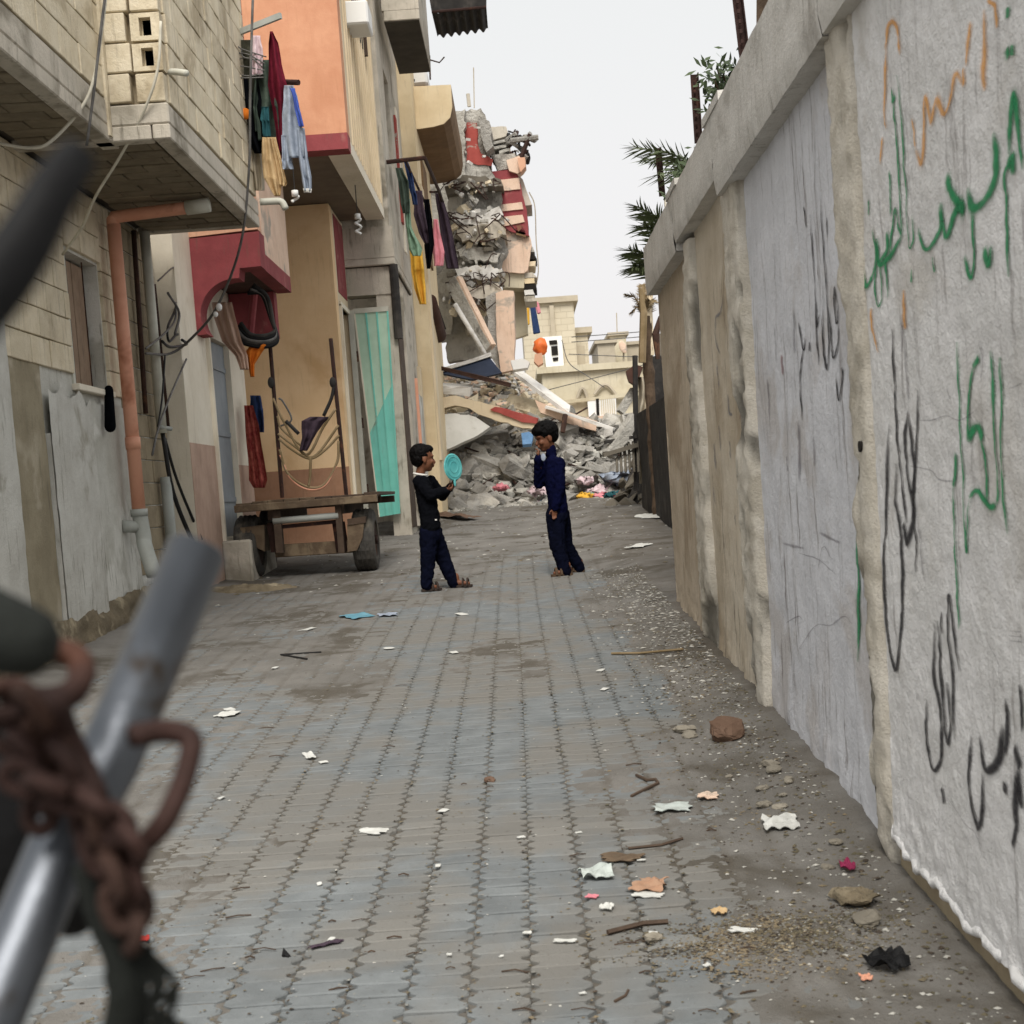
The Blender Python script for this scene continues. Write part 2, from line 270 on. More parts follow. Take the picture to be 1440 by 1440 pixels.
def remesh(mb, name, mats, parent, vox, it=4, fac=.5):
    me = mb.mesh('tmp', mats); o = bpy.data.objects.new('tmp', me); C.objects.link(o)
    a = o.modifiers.new('r', 'REMESH'); a.mode = 'VOXEL'; a.voxel_size = vox
    b = o.modifiers.new('s', 'SMOOTH'); b.iterations = it; b.factor = fac
    dg = bpy.context.evaluated_depsgraph_get(); e = bpy.data.meshes.new_from_object(o.evaluated_get(dg)); bpy.data.objects.remove(o)
    e.name = name; e.polygons.foreach_set('use_smooth', [True]*len(e.polygons))
    e.materials.clear()
    for m in (mats if isinstance(mats, (list, tuple)) else [mats]): e.materials.append(MATS[m])
    return obj(name, e, parent)
def cable(name, label, mat_, pts, r=.006, n=6, cat='cable', group=None, k=6):
    return tag(MB().tube(cat_(pts, k), r, n).build(name, mat_, None, True, fixn=False), label, cat, group)
# ------------------------------------------------------------------ ground, paving
PX, PYY = .155, .079
SOILC = G(1085, 1328)
def jline(x, y):
    if not (-2.75 < x < .8 and y < 15.5): return 0
    d = abs(((x-.02*math.sin(y*.35)-.07+PX/2) % PX)-PX/2); return ss(.028, .010, d)
def dust(x, y):
    n1 = fr(x*1.1+7, y*.55, 1, 5); n2 = fr(x*5, y*5, 4, 4); n3 = fr(x*24, y*24, 8, 3)
    cover = ss(.40, .85, x+.2*n1) + ss(-.35, -1.5, x+.6*n1)*.62 + ss(8.5, 15, y+2.5*n1)*.6 + .75*ss(.02, .4, fr(x*.9+2, y*.4+5, 9, 4))
    cover = min(1.15, cover)
    edge = (.012+.04*ss(4, 4.8, y))*ss(.62, 1.05, x)*(1+.5*n1) + .06*ss(-2.7, -3.3, x)
    soil_ = .02*math.exp(-((x-SOILC.x)/.22)**2-((y-SOILC.y)/.15)**2)*(1+.6*n2)
    return soil_-.0005 + .0125*cover-.0025*jline(x, y) + .004*n2*(.4+cover) + .0042*n3*(.3+cover) + edge + ss(13, 25, y)*(.05*fr(x*.9, y*.5, 3, 4)+.02)
def gz(x, y): return g0(y) + (dust(x, y) if 1 < y < 30 and -4 < x < 2 else 0)
xs = [-150, -80, -40, -20, -10, -6, -4.6] + [-4+i*.07 for i in range(0, 17)] + [.07-PX*18+i*PX/10 for i in range(0, 223)] + [.75+.035*i for i in range(11)] + [1.1+.1*i for i in range(1, 8)] + [2.4, 4, 7, 12, 25, 50, 100, 150]
ys = [-40, -15, -6, -2, 0, 1.2]; yy = 1.8
while yy < 30: ys.append(yy); yy += max(.03, .006*yy)
ys += [31, 33, 36, 40, 46, 55, 70, 100, 160, 300, 600]
def gp(i, j):
    x, y = xs[i], ys[j]; return (x, y, gz(x, y))
gm = MB(); gm.v = [V(gp(i, j)) for j in range(len(ys)) for i in range(len(xs))]; nx = len(xs)
gm.f = [(j*nx+i, j*nx+i+1, (j+1)*nx+i+1, (j+1)*nx+i) for j in range(len(ys)-1) for i in range(nx-1)]; gm.mi = [0]*len(gm.f)
gm.an = 'joint'; gm.a = []
for v in gm.v:
    if 1 < v.y < 30 and -4 < v.x < 2:
        h = dust(v.x, v.y); j_ = jline(v.x, v.y)*(.85-.5*ss(.004, .016, h))*(.55+.6*fr(v.x*9, v.y*7, 2, 3)); so_ = .9*math.exp(-((v.x-SOILC.x)/.26)**2-((v.y-SOILC.y)/.17)**2)
        ft = .55*ss(.72, 1.0, v.x+.15*fr(v.x*3, v.y*3, 5, 4)); gm.a.append(max(0, min(1, max(j_, so_*(.7+.6*fr(v.x*12, v.y*12, 4, 3)), ft*(.6+fr(v.x*5, v.y*5, 1, 4)), .55*ss(.003, -.004, h)))))
    else: gm.a.append(0)
ground = struct(gm.build('ground', 'ground', None, True, fixn=False))
street = bpy.data.objects.new('paved_street', None); C.objects.link(street); struct(street); WLOC[street.name] = V((0, 0, 0))
def jz(t):                                     # the zig-zag of a long joint, t in courses
    t = t % 1; return .011*(-1 if t < .01 else 1 if .24 < t < .6 else -1 if t > .7 else 0)
def paver_loop(off, ins, w_):
    L_ = []; Rr = []; n = 5
    for k in range(n):
        t = k/(n-1); y = (t-.5)*(PYY-.004); y = max(-(PYY-.004)/2+ins, min((PYY-.004)/2-ins, y)); a = jz(t+off)
        L_.append((-PX/2+w_+ins+a, y)); Rr.append((PX/2-w_-ins+a, y))
    return L_ + Rr[::-1]
def paver_mesh(off):
    m = MB(); lo = paver_loop(off, 0, .0105); hi = paver_loop(off, .004, .0105)
    a = [(x, y, .009) for x, y in hi]; b = [(x, y, .005) for x, y in lo]; c = [(x, y, -.03) for x, y in lo]; n = len(a)
    m.add(a+b+c, [tuple(range(n))[::-1]] + [(i, (i+1) % n, (i+1) % n+n, i+n) for i in range(n)] + [(i+n, (i+1) % n+n, (i+1) % n+2*n, i+2*n) for i in range(n)])
    return m
pmb = [paver_mesh(0), paver_mesh(.5)]; pme = [m.build('paver', 'paver').data for m in pmb]
for o in list(C.objects):
    if o.name.startswith('paver'): bpy.data.objects.remove(o)
plist = []
for ci in range(-19, 7):
    xc = .07 - PX/2 + ci*PX
    for ri in range(0, 165):
        yc = 2.85 + ri*PYY + (PYY/2 if ci % 2 else 0); plist.append((xc + .02*math.sin(yc*.35), yc, ci % 2))
def seen(x, y):
    d = V((x, y, g0(y)))-O; z = d.dot(fw); return abs(d.dot(rt)/z*F+CX-720) < 740 and -d.dot(up)/z*F+CY < 1460
plist = [p for p in plist if seen(p[0], p[1])]
vis = [p for p in plist if dust(p[0], p[1]) < .009]; vis.sort(key=lambda p: p[1])
near = set(vis[:300]); field = MB()
for p in plist:
    x, y, k = p; z = g0(y) + rnd.uniform(-.0035, .0025); tl = (rnd.uniform(-.035, .035)+SLOPE, rnd.uniform(-.022, .022)); yaw = rnd.uniform(-.015, .015)
    if p in near:
        o = bpy.data.objects.new('paver', pme[k]); C.objects.link(o); o.parent = street; o.location = (x, y, z); o.rotation_euler = (tl[0], tl[1], yaw)
    else:
        m = Matrix.Translation((x, y, z)) @ Matrix.Rotation(yaw, 4, 'Z') @ Matrix.Rotation(tl[0], 4, 'X') @ Matrix.Rotation(tl[1], 4, 'Y')
        field.add([m @ v for v in pmb[k].v], pmb[k].f)
struct(field.build('paver_field', 'paver', street, fixn=False), 'stuff')
# ------------------------------------------------------------------ boundary wall on the right
wall = thing('boundary_wall', 'long pale concrete boundary wall covered in green, black and orange spray writing', 'wall', (1.15, 6.5, .3))
def wdisp(b, y, z): return .006*fr(y*2.2, z*2.2, b, 4)+.0035*fr(y*12, z*12, b, 3)+.0022*fr(y*38, z*38, b, 2)
WY = [(-1.0, 4.17), (4.46, 6.33), (6.77, 8.06), (8.50, 10.25)]; PIL = [(4.17, 4.46), (6.33, 6.77), (8.06, 8.50)]
UND = [2.69, 2.685, 2.77, 2.72]; WX = [1.035, 1.06, 1.06, 1.06]; WM = ['wall_white', 'wall_lilac', 'wall_beige', 'wall_tan']
for b in range(4):
    y0, y1 = WY[b]; x = WX[b]; m = MB(); zb = lambda y: g0(y)-.05 if b else g0(y)+.10+.03*fr(y*5, 3, 1, 4)
    nu, nv = (190, 170) if b == 0 else (int((y1-y0)/.03), 80)
    def fn(u, v):
        if b == 0: u = 1-(1-u)**1.9
        y = y0+(y1-y0)*u; za = zb(y); z = za+(UND[b]+.02-za)*v; low = ss(.35, 0, z-g0(y))
        d = wdisp(b, y, z)
        if b == 0: d += -.016*low*(.4+fr(y*14, z*18, 2, 4))
        else: d += -.02*low*(.3+fr(y*6, z*6, 2, 4))
        return (x+d, y, z)
    m.grid(fn, nu, nv); pn = m.build('panel', WM[b], wall, True)
    MB().box(x+.012, x+.2, y0-.02, y1+.02, g0(y0)-.4, UND[b]+.05).build('core', 'mortar', wall)
    # coping beam
    e0 = y0-.12 if b else y0; e1 = PIL[b][1]-.127 if b < 3 else y1
    MB().grid(lambda u, v: ((.985 if v < .01 else .975)+.004*fr(u*9, v*3, b), e0+(e1-e0)*u, UND[b]+(3.045-UND[b])*v), 40, 6).grid(lambda u, v: (.985+.3*v, e0+(e1-e0)*u, UND[b]-.0+.0*v), 2, 1).build('coping_face', 'coping', wall, True)
    MB().box(.99, 1.28, e0+.002, e1-.002, UND[b]+.004, 3.04).build('coping', 'coping', wall, cuts=3, rough=.006)
for k, (y0, y1) in enumerate(PIL):
    m = MB(); m.an = 'chip'; nu, nv = 12, 110; za = g0(y0)-.05
    def chipf(y, z):
        h = z-g0(y); c = fr(y*3+k*5, z*1.6, 3, 4)
        base = ss(.05, .3, c - .15 + (.55*ss(1.35, .6, h) if k == 0 else .5*ss(1.2, .4, h)) * (1 if (y-y0)/(y1-y0) > .45 else .35))
        return base
    def fp(u, v):
        side = u < .01 or u > .99; u = max(0, min(1, (u*12-1)/10)); y = y0-.004+(y1-y0+.008)*u; z = za+(UND[0]+.05-za)*v; ch = chipf(y, z)
        if side: return (1.10, y, z)
        e = .012*(abs(u-.5)*2)**6
        return (1.012+e+.035*ch+.010*fr(y*14, z*14, k, 4)+.004*fr(y*40, z*40, k, 2), y+.005*fr(z*6, k, 1, 3), z)
    m.grid(fp, nu, nv); m.a = [chipf(v.y, v.z) for v in m.v]; m.build('pilaster', 'pilaster', wall, True)
    MB().box(1.075, 1.26, y0-.03, y1+.03, za, 3.03).build('pilaster_core', 'mortar', wall)
    MB().box(.968, 1.29, y0+.03, y1+.1, 3.046, 3.085).build('pilaster_cap', 'coping', wall, cuts=2, rough=.006)
MB().box(1.06, 1.26, 10.25, 10.27, .3, 3.05).build('end_face', 'wall_tan', wall)
MB().grid(lambda u, v: (1.10+.02*fr(u*60, v*6, 2)-.03*(1-v)**2, -1+5.2*u, g0(-1+5.2*u)-.05+.24*v), 150, 8).build('footing', 'footing', wall, True)
me_ = MB(); lp = [(-1+5.17*k/170) for k in range(171)]; me_.tube([(1.036+.012*fr(y*14, 2, 5, 3), y, g0(y)+.10+.03*fr(y*5, 3, 1, 4)+.008*fr(y*22, 1, 7, 3)) for y in lp], [.014*(1+.8*fr(y*24, 4, 4, 3)) for y in lp], 9); me_.build('broken_plaster_edge', 'wall_white', wall, True)
hole = P(1209, 628, X=1.008); MB().tube([hole+V((-.002, 0, 0)), hole+V((.05, 0, 0))], .017, 12).build('drill_hole', 'dark', wall)
# lettering: strokes traced on the wall's own plane
def strokes(name, label, mat_, polys, org, s, wid, bay):
    m = MB(); m.an = 'ink'; m.a = []; x = WX[bay]-.0
    for pl in polys:
        w_ = wid
        if isinstance(pl[0], (int, float)): w_ = pl[0]; pl = pl[1:]
        pts = []
        for (a, b) in pl:
            q = P(org[0]+a/s, org[1]+b/s, X=x); pts.append(V((x, q.y, q.z)))
        if len(pts) == 2: pts = [pts[0], (pts[0]+pts[1])/2, pts[1]]
        c = cat_(pts, 7); n = len(c); o = len(m.v); yc = c[n//2].y; ww = w_*(.84 if 'green' in mat_ or 'orange' in mat_ else .95)/F*yc
        for i, p in enumerate(c):
            t = (c[min(i+1, n-1)]-c[max(i-1, 0)]); t = V((0, t.y, t.z)); t = t.normalized() if t.length > 1e-9 else V((0, 0, 1)); nn = V((0, -t.z, t.y))
            asp = 1.0+1.1*abs(nn.y)                      # the can was swept along the wall: strokes are broader across it
            end = min(1, .35+min(i, n-1-i)/max(2, n*.18)); wv = ww*asp*(.75+.5*noise.noise(p*9))*(.5+.5*end)
            for k2, (q2, ink) in enumerate(((-1.9, 0), (-1.05, .13), (-.55, .85), (0, 1), (.55, .85), (1.05, .13), (1.9, 0))):
                z = p + nn*wv*q2; d = wdisp(bay, z.y, z.z)
                m.v.append(V((x+d-.004, z.y, z.z))); m.a.append(ink*min(1, end*1.1))
        for i in range(n-1):
            for k2 in range(6): m.f.append((o+i*7+k2, o+i*7+k2+1, o+(i+1)*7+k2+1, o+(i+1)*7+k2)); m.mi.append(0)
    ob = m.build(name, mat_, wall, True, fixn=False)
    if label: ob['label'] = label
    return ob
A = (1180, 0); SA = 814/260; B_ = (1180, 380); SB = 851/260; D_ = (1180, 780); SD = 814/260; E_ = (900, 280); SE = 886/320
strokes('graffiti_writing', 'green spray writing along the upper wall', 'spray_green', [
 [3.2, (260,330),(285,620),(302,1000),(311,1092),(326,1050),(322,945)], [3.4, (235,390),(243,445),(250,420)], [3.4, (245,440),(262,700),(280,1040)], [3.6, (280,1045),(262,990),(250,920),(235,1000),(228,1130)],
 [5.2, (280,1040),(228,1130),(180,1160),(172,1050)], [4.6, (105,1050),(112,1200),(130,1258),(155,1200),(168,1110),(150,1010)], [4.5, (175,1160),(215,1105),(212,1020)],
 [7.5, (343,1010),(380,1095),(420,1072),(452,1000),(455,890)], [7, (455,965),(485,1040),(520,930),(562,912)], [9, (480,770),(500,840),(535,895),(568,915)], [11, (528,905),(562,918)],
 [9, (578,835),(600,912),(650,885),(692,805),(702,700),(690,585)], [5, (598,930),(602,1100),(583,1222),(556,1130)], [6, (652,1085),(664,1165),(684,1085)],
 [4.2, (752,1220),(742,900),(738,770),(776,690)], [10, (750,735),(772,690),(772,770)], [5.5, (755,680),(768,500),(779,415),(800,620),(816,745)], [6, (752,30),(752,80)], [6, (750,210),(756,255)], [6, (778,195),(776,245)],
 [2.4, (325,1185),(325,1245)], [2.4, (420,1130),(425,1200)], [2.6, (228,750),(230,950)], [2.6, (130,880),(132,950)], [3, (168,1150),(165,1280),(180,1350),(190,1280),(188,1160)], [3, (212,1150),(216,1310)]], A, SA, 4, 0)
strokes('graffiti_writing', 'yellow orange spray writing near the top of the wall', 'spray_orange', [
 [5, (215,220),(222,120),(245,98),(268,160),(279,240)], [6.5, (345,660),(360,712),(378,680),(386,430),(415,535),(440,440),(470,500),(500,425),(522,325),(550,370)], [6.5, (560,380),(550,300)], [5, (565,290),(580,95)],
 [6, (650,395),(640,290),(646,40)], [5, (660,0),(690,30),(706,120)], [4, (217,220),(205,480),(216,570)], [4, (185,725),(195,600)], [3, (328,520),(347,650)], [6.5, (288,1275),(290,1390),(293,1450)], [3.5, (145,1355),(152,1450),(175,1550)]], A, SA, 5, 0)
strokes('graffiti_writing', 'black spray writing at the middle of the wall', 'spray_black', [
 [5, (236,710),(228,900),(215,1200),(212,1440),(219,1597),(236,1733),(262,1838),(285,1733),(300,1597),(303,1440),(298,1300),(283,1150),(265,1060),(266,890)], [3.4, (248,270),(255,500),(272,740),(292,1000),(320,1165)], [4.2, (320,1270),(305,1160)],
 [4.4, (318,650),(308,750),(315,900),(335,1020),(352,960),(340,800),(318,650)], [6, (335,1020),(346,1130),(320,1272)], [3.2, (365,550),(360,800),(352,960),(345,1100),(360,1250),(365,1390)]], B_, SB, 4, 0)
strokes('graffiti_writing', None, 'spray_faint', [[3, (308,300),(312,440),(325,610)], [2.5, (365,1120),(385,1280),(400,1440)], [3, (290,200),(292,380)]], B_, SB, 3, 0)
strokes('graffiti_writing', 'tall green spray letters at the right of the wall', 'spray_green', [
 [3, (545,330),(555,620),(575,950),(585,1150),(596,1300),(600,1150),(606,1040)], [9, (604,1045),(640,1015),(700,1085),(735,1080)], [4, (738,1080),(740,1000),(720,750),(708,500),(695,370)], [6, (642,400),(612,450)],
 [4, (612,450),(598,600),(598,790)], [10, (598,780),(622,730),(650,730),(670,790)], [4.5, (668,780),(682,900),(690,1060)], [6, (545,840),(540,940),(530,1000)], [3.4, (530,1000),(540,1250),(550,1500),(558,1650)], [3.6, (738,400),(755,850),(780,1210)]], B_, SB, 4, 0)
strokes('graffiti_writing', 'black spray writing low on the wall', 'spray_black', [
 [4.6, (392,640),(385,780),(400,900),(426,950),(450,880),(455,780),(445,650),(425,545),(425,300)], [3.6, (440,290),(455,550),(478,822),(492,750),(476,560)], [3, (455,250),(459,350)], [4, (510,815),(502,600),(485,300),(490,178),(510,320),(530,515)],
 [4.5, (455,1025),(466,1098)], [4.8, (583,800),(580,950),(590,1080),(622,1202),(643,1100),(643,960)], [6.5, (620,800),(640,900),(665,950),(710,900),(734,760)], [4, (740,630),(747,800),(740,880)], [4.5, (803,570),(814,780)], [8, (780,840),(806,940)], [6, (804,940),(785,1060),(785,1220),(770,1290)], [6, (745,1005),(742,1048)], [5, (800,1000),(808,1120)]], D_, SD, 4, 0)
strokes('graffiti_writing', 'black spray writing on the lilac bay', 'spray_black', [
 [2.6, (665,60),(680,300),(690,520),(700,645)], [2, (640,30),(650,110)], [2.4, (705,0),(720,280),(735,560),(728,662),(715,560),(712,340)], [2.8, (730,70),(732,150)], [3, (757,340),(762,480),(772,430),(757,340)], [2.6, (770,480),(770,560),(755,617),(745,560),(733,420)],
 [2.6, (690,400),(692,495),(700,450)], [2.6, (620,480),(637,585),(642,540)], [2, (637,580),(625,720),(635,860)], [2.6, (763,700),(778,782),(790,700),(785,655)], [2.5, (665,555),(666,592)]], E_, SE, 2.5, 1)
strokes('graffiti_writing', None, 'spray_faint', [[4, (530,500),(535,640)], [4, (600,420),(605,600)], [3, (500,700),(508,860)], [3.5, (680,930),(686,1040)], [3.5, (575,1000),(580,1060)], [5, (620,860),(626,1100)], [3, (780,1340),(700,1300)], [3, (560,1340),(640,1360)]], E_, SE, 3, 1)
strokes('graffiti_writing', None, 'spray_red', [[4, (556,605),(559,685)], [6, (392,860),(405,790),(418,870),(430,800)]], E_, SE, 3, 1)
strokes('graffiti_writing', None, 'spray_blue', [[3, (325,380),(318,440),(295,470),(300,560),(315,600)], [3, (300,640),(310,740)], [3, (345,760),(348,830),(360,840)], [4, (290,950),(298,1050)], [4, (310,880),(316,980)], [3, (350,940),(356,1010)], [3, (370,1230),(375,1270)], [3, (290,1120),(296,1190)]], E_, SE, 3, 2)
for bay_, nm_, pls in ((1, 'crack', [[(640,710),(690,632),(740,628),(785,600),(812,622)], [(600,620),(640,600),(652,610)], [(700,450),(715,380),(745,420)], [(640,400),(700,420),(760,470)]]), (0, 'crack', [])):
    if pls: strokes(nm_, None, 'spray_faint', [[1.2]+q_ for q_ in pls], (840, 600), 990/440, 1.2, bay_)
strokes('crack', None, 'spray_faint', [[1.3, (370,690),(430,690),(500,670),(560,690),(640,640)], [1.3, (330,900),(420,920),(470,965),(540,970)], [1.2, (780,545),(850,520)], [1.2, (640,340),(660,420),(655,520)], [1.2, (500,540),(520,600)]], B_, SB, 1.2, 0)
strokes('crack', None, 'spray_faint', [[1.2, (480,1060),(560,1180),(610,1230),(640,1330)], [1.2, (340,560),(352,640)], [1.3, (660,380),(700,470),(720,600)], [1.1, (750,335),(814,340)], [1.1, (750,355),(814,362)], [1.1, (760,378),(814,384)]], D_, SD, 1.2, 0)
strokes('graffiti_drip', 'green paint run down beside the pilaster', 'spray_green', [[7, (85,1080),(92,1180),(85,1300),(95,1500),(92,1800)], [5, (100,1150),(110,1200)]], B_, SB, 6, 1)
# ------------------------------------------------------------------ helpers for facades
def wallX(x0, x1, y0, y1, z0, z1, ops=()):
    m = MB(); ops = sorted(ops); y = y0
    for (a, b, c, d) in ops:
        if a > y: m.box(x0, x1, y, a, z0, z1)
        if c > z0: m.box(x0, x1, a, b, z0, c)
        if d < z1: m.box(x0, x1, a, b, d, z1)
        y = b
    if y < y1: m.box(x0, x1, y, y1, z0, z1)
    return m
def wallY(y0, y1, x0, x1, z0, z1, ops=()):
    m = wallX(y0, y1, x0, x1, z0, z1, ops); m.v = [V((v.y, v.x, v.z)) for v in m.v]; m.f = [f[::-1] for f in m.f]; return m
_bk = {}
def bevbox(name, sx, sy, sz, bev, mat_, jit=0, rs=5):
    k = (name, sx, sy, sz, mat_, jit)
    if k not in _bk:
        o = MB().box(-sx/2, sx/2, -sy/2, sy/2, -sz/2, sz/2).build(name, mat_, None, bevel=bev); _bk[k] = o.data; bpy.data.objects.remove(o)
    return _bk[k]
def piece(name, me, parent, loc, rot=(0, 0, 0), scale=(1, 1, 1)):
    o = bpy.data.objects.new(name, me); C.objects.link(o); o.parent = parent; o.matrix_parent_inverse = Matrix.Translation(-WLOC[parent.name]); o.location = loc; o.rotation_euler = rot; o.scale = scale; return o
def blocksX(parent, x, y0, y1, z0, z1, bw=.4, bh=.2, mat_='block', proud=.0, skip=()):
    me = bevbox('block', .1, bw-.008, bh-.008, .004, mat_); r = 0; z = z0
    while z < z1-.02:
        h = min(bh, z1-z); y = y0-(bw/2 if r % 2 else 0)
        while y < y1-.02:
            a, b = max(y, y0), min(y+bw, y1)
            if b-a > .05 and not any(s[0] < (a+b)/2 < s[1] and s[2] < z+h/2 < s[3] for s in skip):
                piece('block', me, parent, (x-.05+proud+rnd.uniform(-.006, .006), (a+b)/2, z+h/2), (rnd.uniform(-.01, .01), rnd.uniform(-.01, .01), rnd.uniform(-.012, .012)), (1, (b-a)/bw, h/bh))
            y += bw
        z += bh; r += 1
def blocksY(parent, y, x0, x1, z0, z1, bw=.4, bh=.2, mat_='block', skip=()):
    me = bevbox('block', bw-.012, .1, bh-.012, .006, mat_); r = 0; z = z0
    while z < z1-.02:
        h = min(bh, z1-z); x = x0-(bw/2 if r % 2 else 0)
        while x < x1-.02:
            a, b = max(x, x0), min(x+bw, x1)
            if b-a > .05 and not any(s[0] < (a+b)/2 < s[1] and s[2] < z+h/2 < s[3] for s in skip):
                piece('block', me, parent, ((a+b)/2, y+.05+rnd.uniform(-.006, .006), z+h/2), (rnd.uniform(-.01, .01), rnd.uniform(-.01, .01), rnd.uniform(-.012, .012)), ((b-a)/bw, 1, h/bh))
            x += bw
        z += bh; r += 1
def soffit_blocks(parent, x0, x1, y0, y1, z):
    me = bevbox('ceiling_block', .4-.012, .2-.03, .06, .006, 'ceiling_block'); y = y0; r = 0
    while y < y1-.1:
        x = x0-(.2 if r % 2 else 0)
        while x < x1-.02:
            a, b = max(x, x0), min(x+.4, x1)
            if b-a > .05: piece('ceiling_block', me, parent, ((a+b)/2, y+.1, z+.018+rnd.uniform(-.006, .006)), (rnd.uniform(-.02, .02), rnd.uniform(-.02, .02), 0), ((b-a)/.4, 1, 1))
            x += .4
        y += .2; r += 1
def poly(px, Y0, Y1, name, mt, par, bevel=0):
    a = [P(x, y, Y=Y0) for x, y in px]; return MB().prism(a, [p+V((0, Y1-Y0, 0)) for p in a]).build(name, mt, par, bevel=bevel)
def pxY(px, py, X): return P(px, py, X=X).y
# ------------------------------------------------------------------ A: house of bare blocks, nearest on the left
FX = -3.3
hA = thing('block_house', 'bare concrete block house with two projecting balconies nearest on the left', 'house', (-4.2, 10.3, .4))
wy0, wy1, wz0, wz1 = 10.74, 11.62, 2.43, 3.44
wallX(FX-.25, FX, 6.0, 13.45, .1, 3.99, [(wy0, wy1, wz0, wz1)]).build('wall', 'render_grey', hA)
wallX(-7.0, FX-.26, 6.0, 6.2, .1, 7).build('back_wall', 'render_grey', hA); MB().box(-7, FX-.26, 13.2, 13.44, .1, 7).build('party_wall', 'render_grey', hA)
MB().box(-7.2, FX+.001, 5.9, 13.45, 7.0, 7.2).build('roof', 'concrete', hA)
wallX(FX-.25, FX-.005, 6.0, 13.45, 4.2, 6.99).build('upper_wall', 'block', hA)
# render strips of the ground floor
def strip(px0, px1, py, z0, z1, out, mat_, name='render_strip'):
    a, b = pxY(px0, py, FX), pxY(px1, py, FX); m = MB()
    m.grid(lambda u, v: (FX+out+.006*fr((a+(b-a)*u)*4, (z0+(z1-z0)*v)*4, 1, 4), a+(b-a)*u+.012*fr((z0+(z1-z0)*v)*5, u, 2, 3), z0+(z1-z0)*v+v*v*.09*fr((a+(b-a)*u)*5+px0, 3, 2, 4)), 14, 40)
    e = MB().box(FX-.01, FX+out-.012, a+.008, b-.008, z0, z1-.3); m.add(e.v, e.f)
    return m.build(name, mat_, hA, False)
strip(-60, 22, 700, .55, 3.0, .035, 'render_light'); strip(72, 132, 700, .5, 2.33, .045, 'render_light'); strip(24, 70, 700, .5, 3.2, .012, 'render_olive'); strip(132, 186, 700, .5, 2.31, .022, 'render_grey')
# block courses above the render
blocksX(hA, FX+.03, 9.0, wy0-.02, 2.5, 3.96); blocksX(hA, FX+.03, wy0-.02, wy1+.02, wz1+.02, 3.96); blocksX(hA, FX+.03, wy1+.02, 12.0, 2.4, 3.96); blocksX(hA, FX+.012, 12.0, 13.4, .9, 3.96, mat_='mortar')
# rough plinth
MB().grid(lambda u, v: (FX+.10-.07*v*v+.03*fr(u*22, v*3, 3, 4), 6.2+6.2*u, g0(6.2+6.2*u)-.03+(.30+.05*fr(u*18, 1, 1, 3))*v), 110, 8).build('plinth', 'footing', hA, True)
# window
win = MB().box(FX-.2, FX-.17, wy0, wy1, wz0, wz1).build('window', 'dark', hA)
for i in range(5):
    a = wy0+.06+(wy1-wy0-.08)*i/5; MB().box(FX-.12, FX-.1+.004*(i % 2), a, a+.145, wz0+.02, wz1-.02).build('shutter_board', 'shutter', win, bevel=.004)
MB().box(FX-.07, FX+.012, wy0-.02, wy0+.04, wz0, wz1).build('frame_jamb', 'pipe_white', win); MB().box(FX-.08, FX+.06, wy0-.03, wy1+.03, wz0-.05, wz0-.001).build('sill', 'cream_white', win, bevel=.006)
for i in range(2):
    a = wy0+.2+.42*i; MB().tube([(FX-.04, a, wz0+.01), (FX-.04, a, wz1-.01)], .006, 6).build('window_bar', 'rust', win)
# balcony nearest
b1 = MB().box(FX+.001, -2.6, 6.0, 9.98, 4.03, 4.2).build('balcony_slab', 'concrete', hA, bevel=.01)
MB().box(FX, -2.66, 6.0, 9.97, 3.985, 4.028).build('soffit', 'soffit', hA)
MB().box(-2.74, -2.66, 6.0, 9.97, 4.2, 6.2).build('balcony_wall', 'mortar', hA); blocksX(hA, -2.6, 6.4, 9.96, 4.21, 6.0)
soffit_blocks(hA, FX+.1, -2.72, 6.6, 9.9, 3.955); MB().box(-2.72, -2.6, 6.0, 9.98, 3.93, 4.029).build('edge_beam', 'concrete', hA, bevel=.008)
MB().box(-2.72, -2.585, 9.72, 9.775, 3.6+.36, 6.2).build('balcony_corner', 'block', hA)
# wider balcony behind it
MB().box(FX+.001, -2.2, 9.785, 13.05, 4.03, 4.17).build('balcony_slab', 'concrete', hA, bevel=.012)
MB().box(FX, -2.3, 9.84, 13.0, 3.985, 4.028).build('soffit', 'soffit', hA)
MB().box(-2.34, -2.27, 9.86, 13.0, 4.17, 6.2).build('balcony_wall', 'mortar', hA); MB().box(-2.9, -2.27, 9.88, 9.94, 4.17, 6.2).build('balcony_wall', 'mortar', hA)
blocksX(hA, -2.2, 9.9, 13.0, 4.19, 6.0); blocksY(hA, 9.79, -2.9, -2.42, 4.18, 6.0, .46, .2); 
me_h = bevbox('hollow_block', .19, .1, .188, .006, 'block')
for i in range(9):
    z = 4.275+.2*i
    if i in (1, 2): MB().box(-2.41, -2.35, 9.79, 9.88, z-.09, z+.09).box(-2.27, -2.21, 9.79, 9.88, z-.09, z+.09).box(-2.35, -2.27, 9.79, 9.88, z-.09, z-.06).box(-2.35, -2.27, 9.79, 9.88, z+.06, z+.09).box(-2.35, -2.27, 9.86, 9.88, z-.06, z+.06).build('hollow_block', 'block', hA)
    else: piece('hollow_block', me_h, hA, (-2.31, 9.84, z), (0, 0, rnd.uniform(-.02, .02)))
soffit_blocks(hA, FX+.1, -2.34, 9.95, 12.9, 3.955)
MB().box(-2.32, -2.2, 9.785, 13.05, 3.93, 4.029).build('edge_beam', 'concrete', hA, bevel=.008); MB().box(FX+.02, -2.33, 9.785, 9.9, 3.93, 4.029).build('edge_beam', 'concrete', hA, bevel=.008); MB().box(FX+.02, -2.33, 12.95, 13.05, 3.93, 4.029).build('edge_beam', 'concrete', hA, bevel=.008)
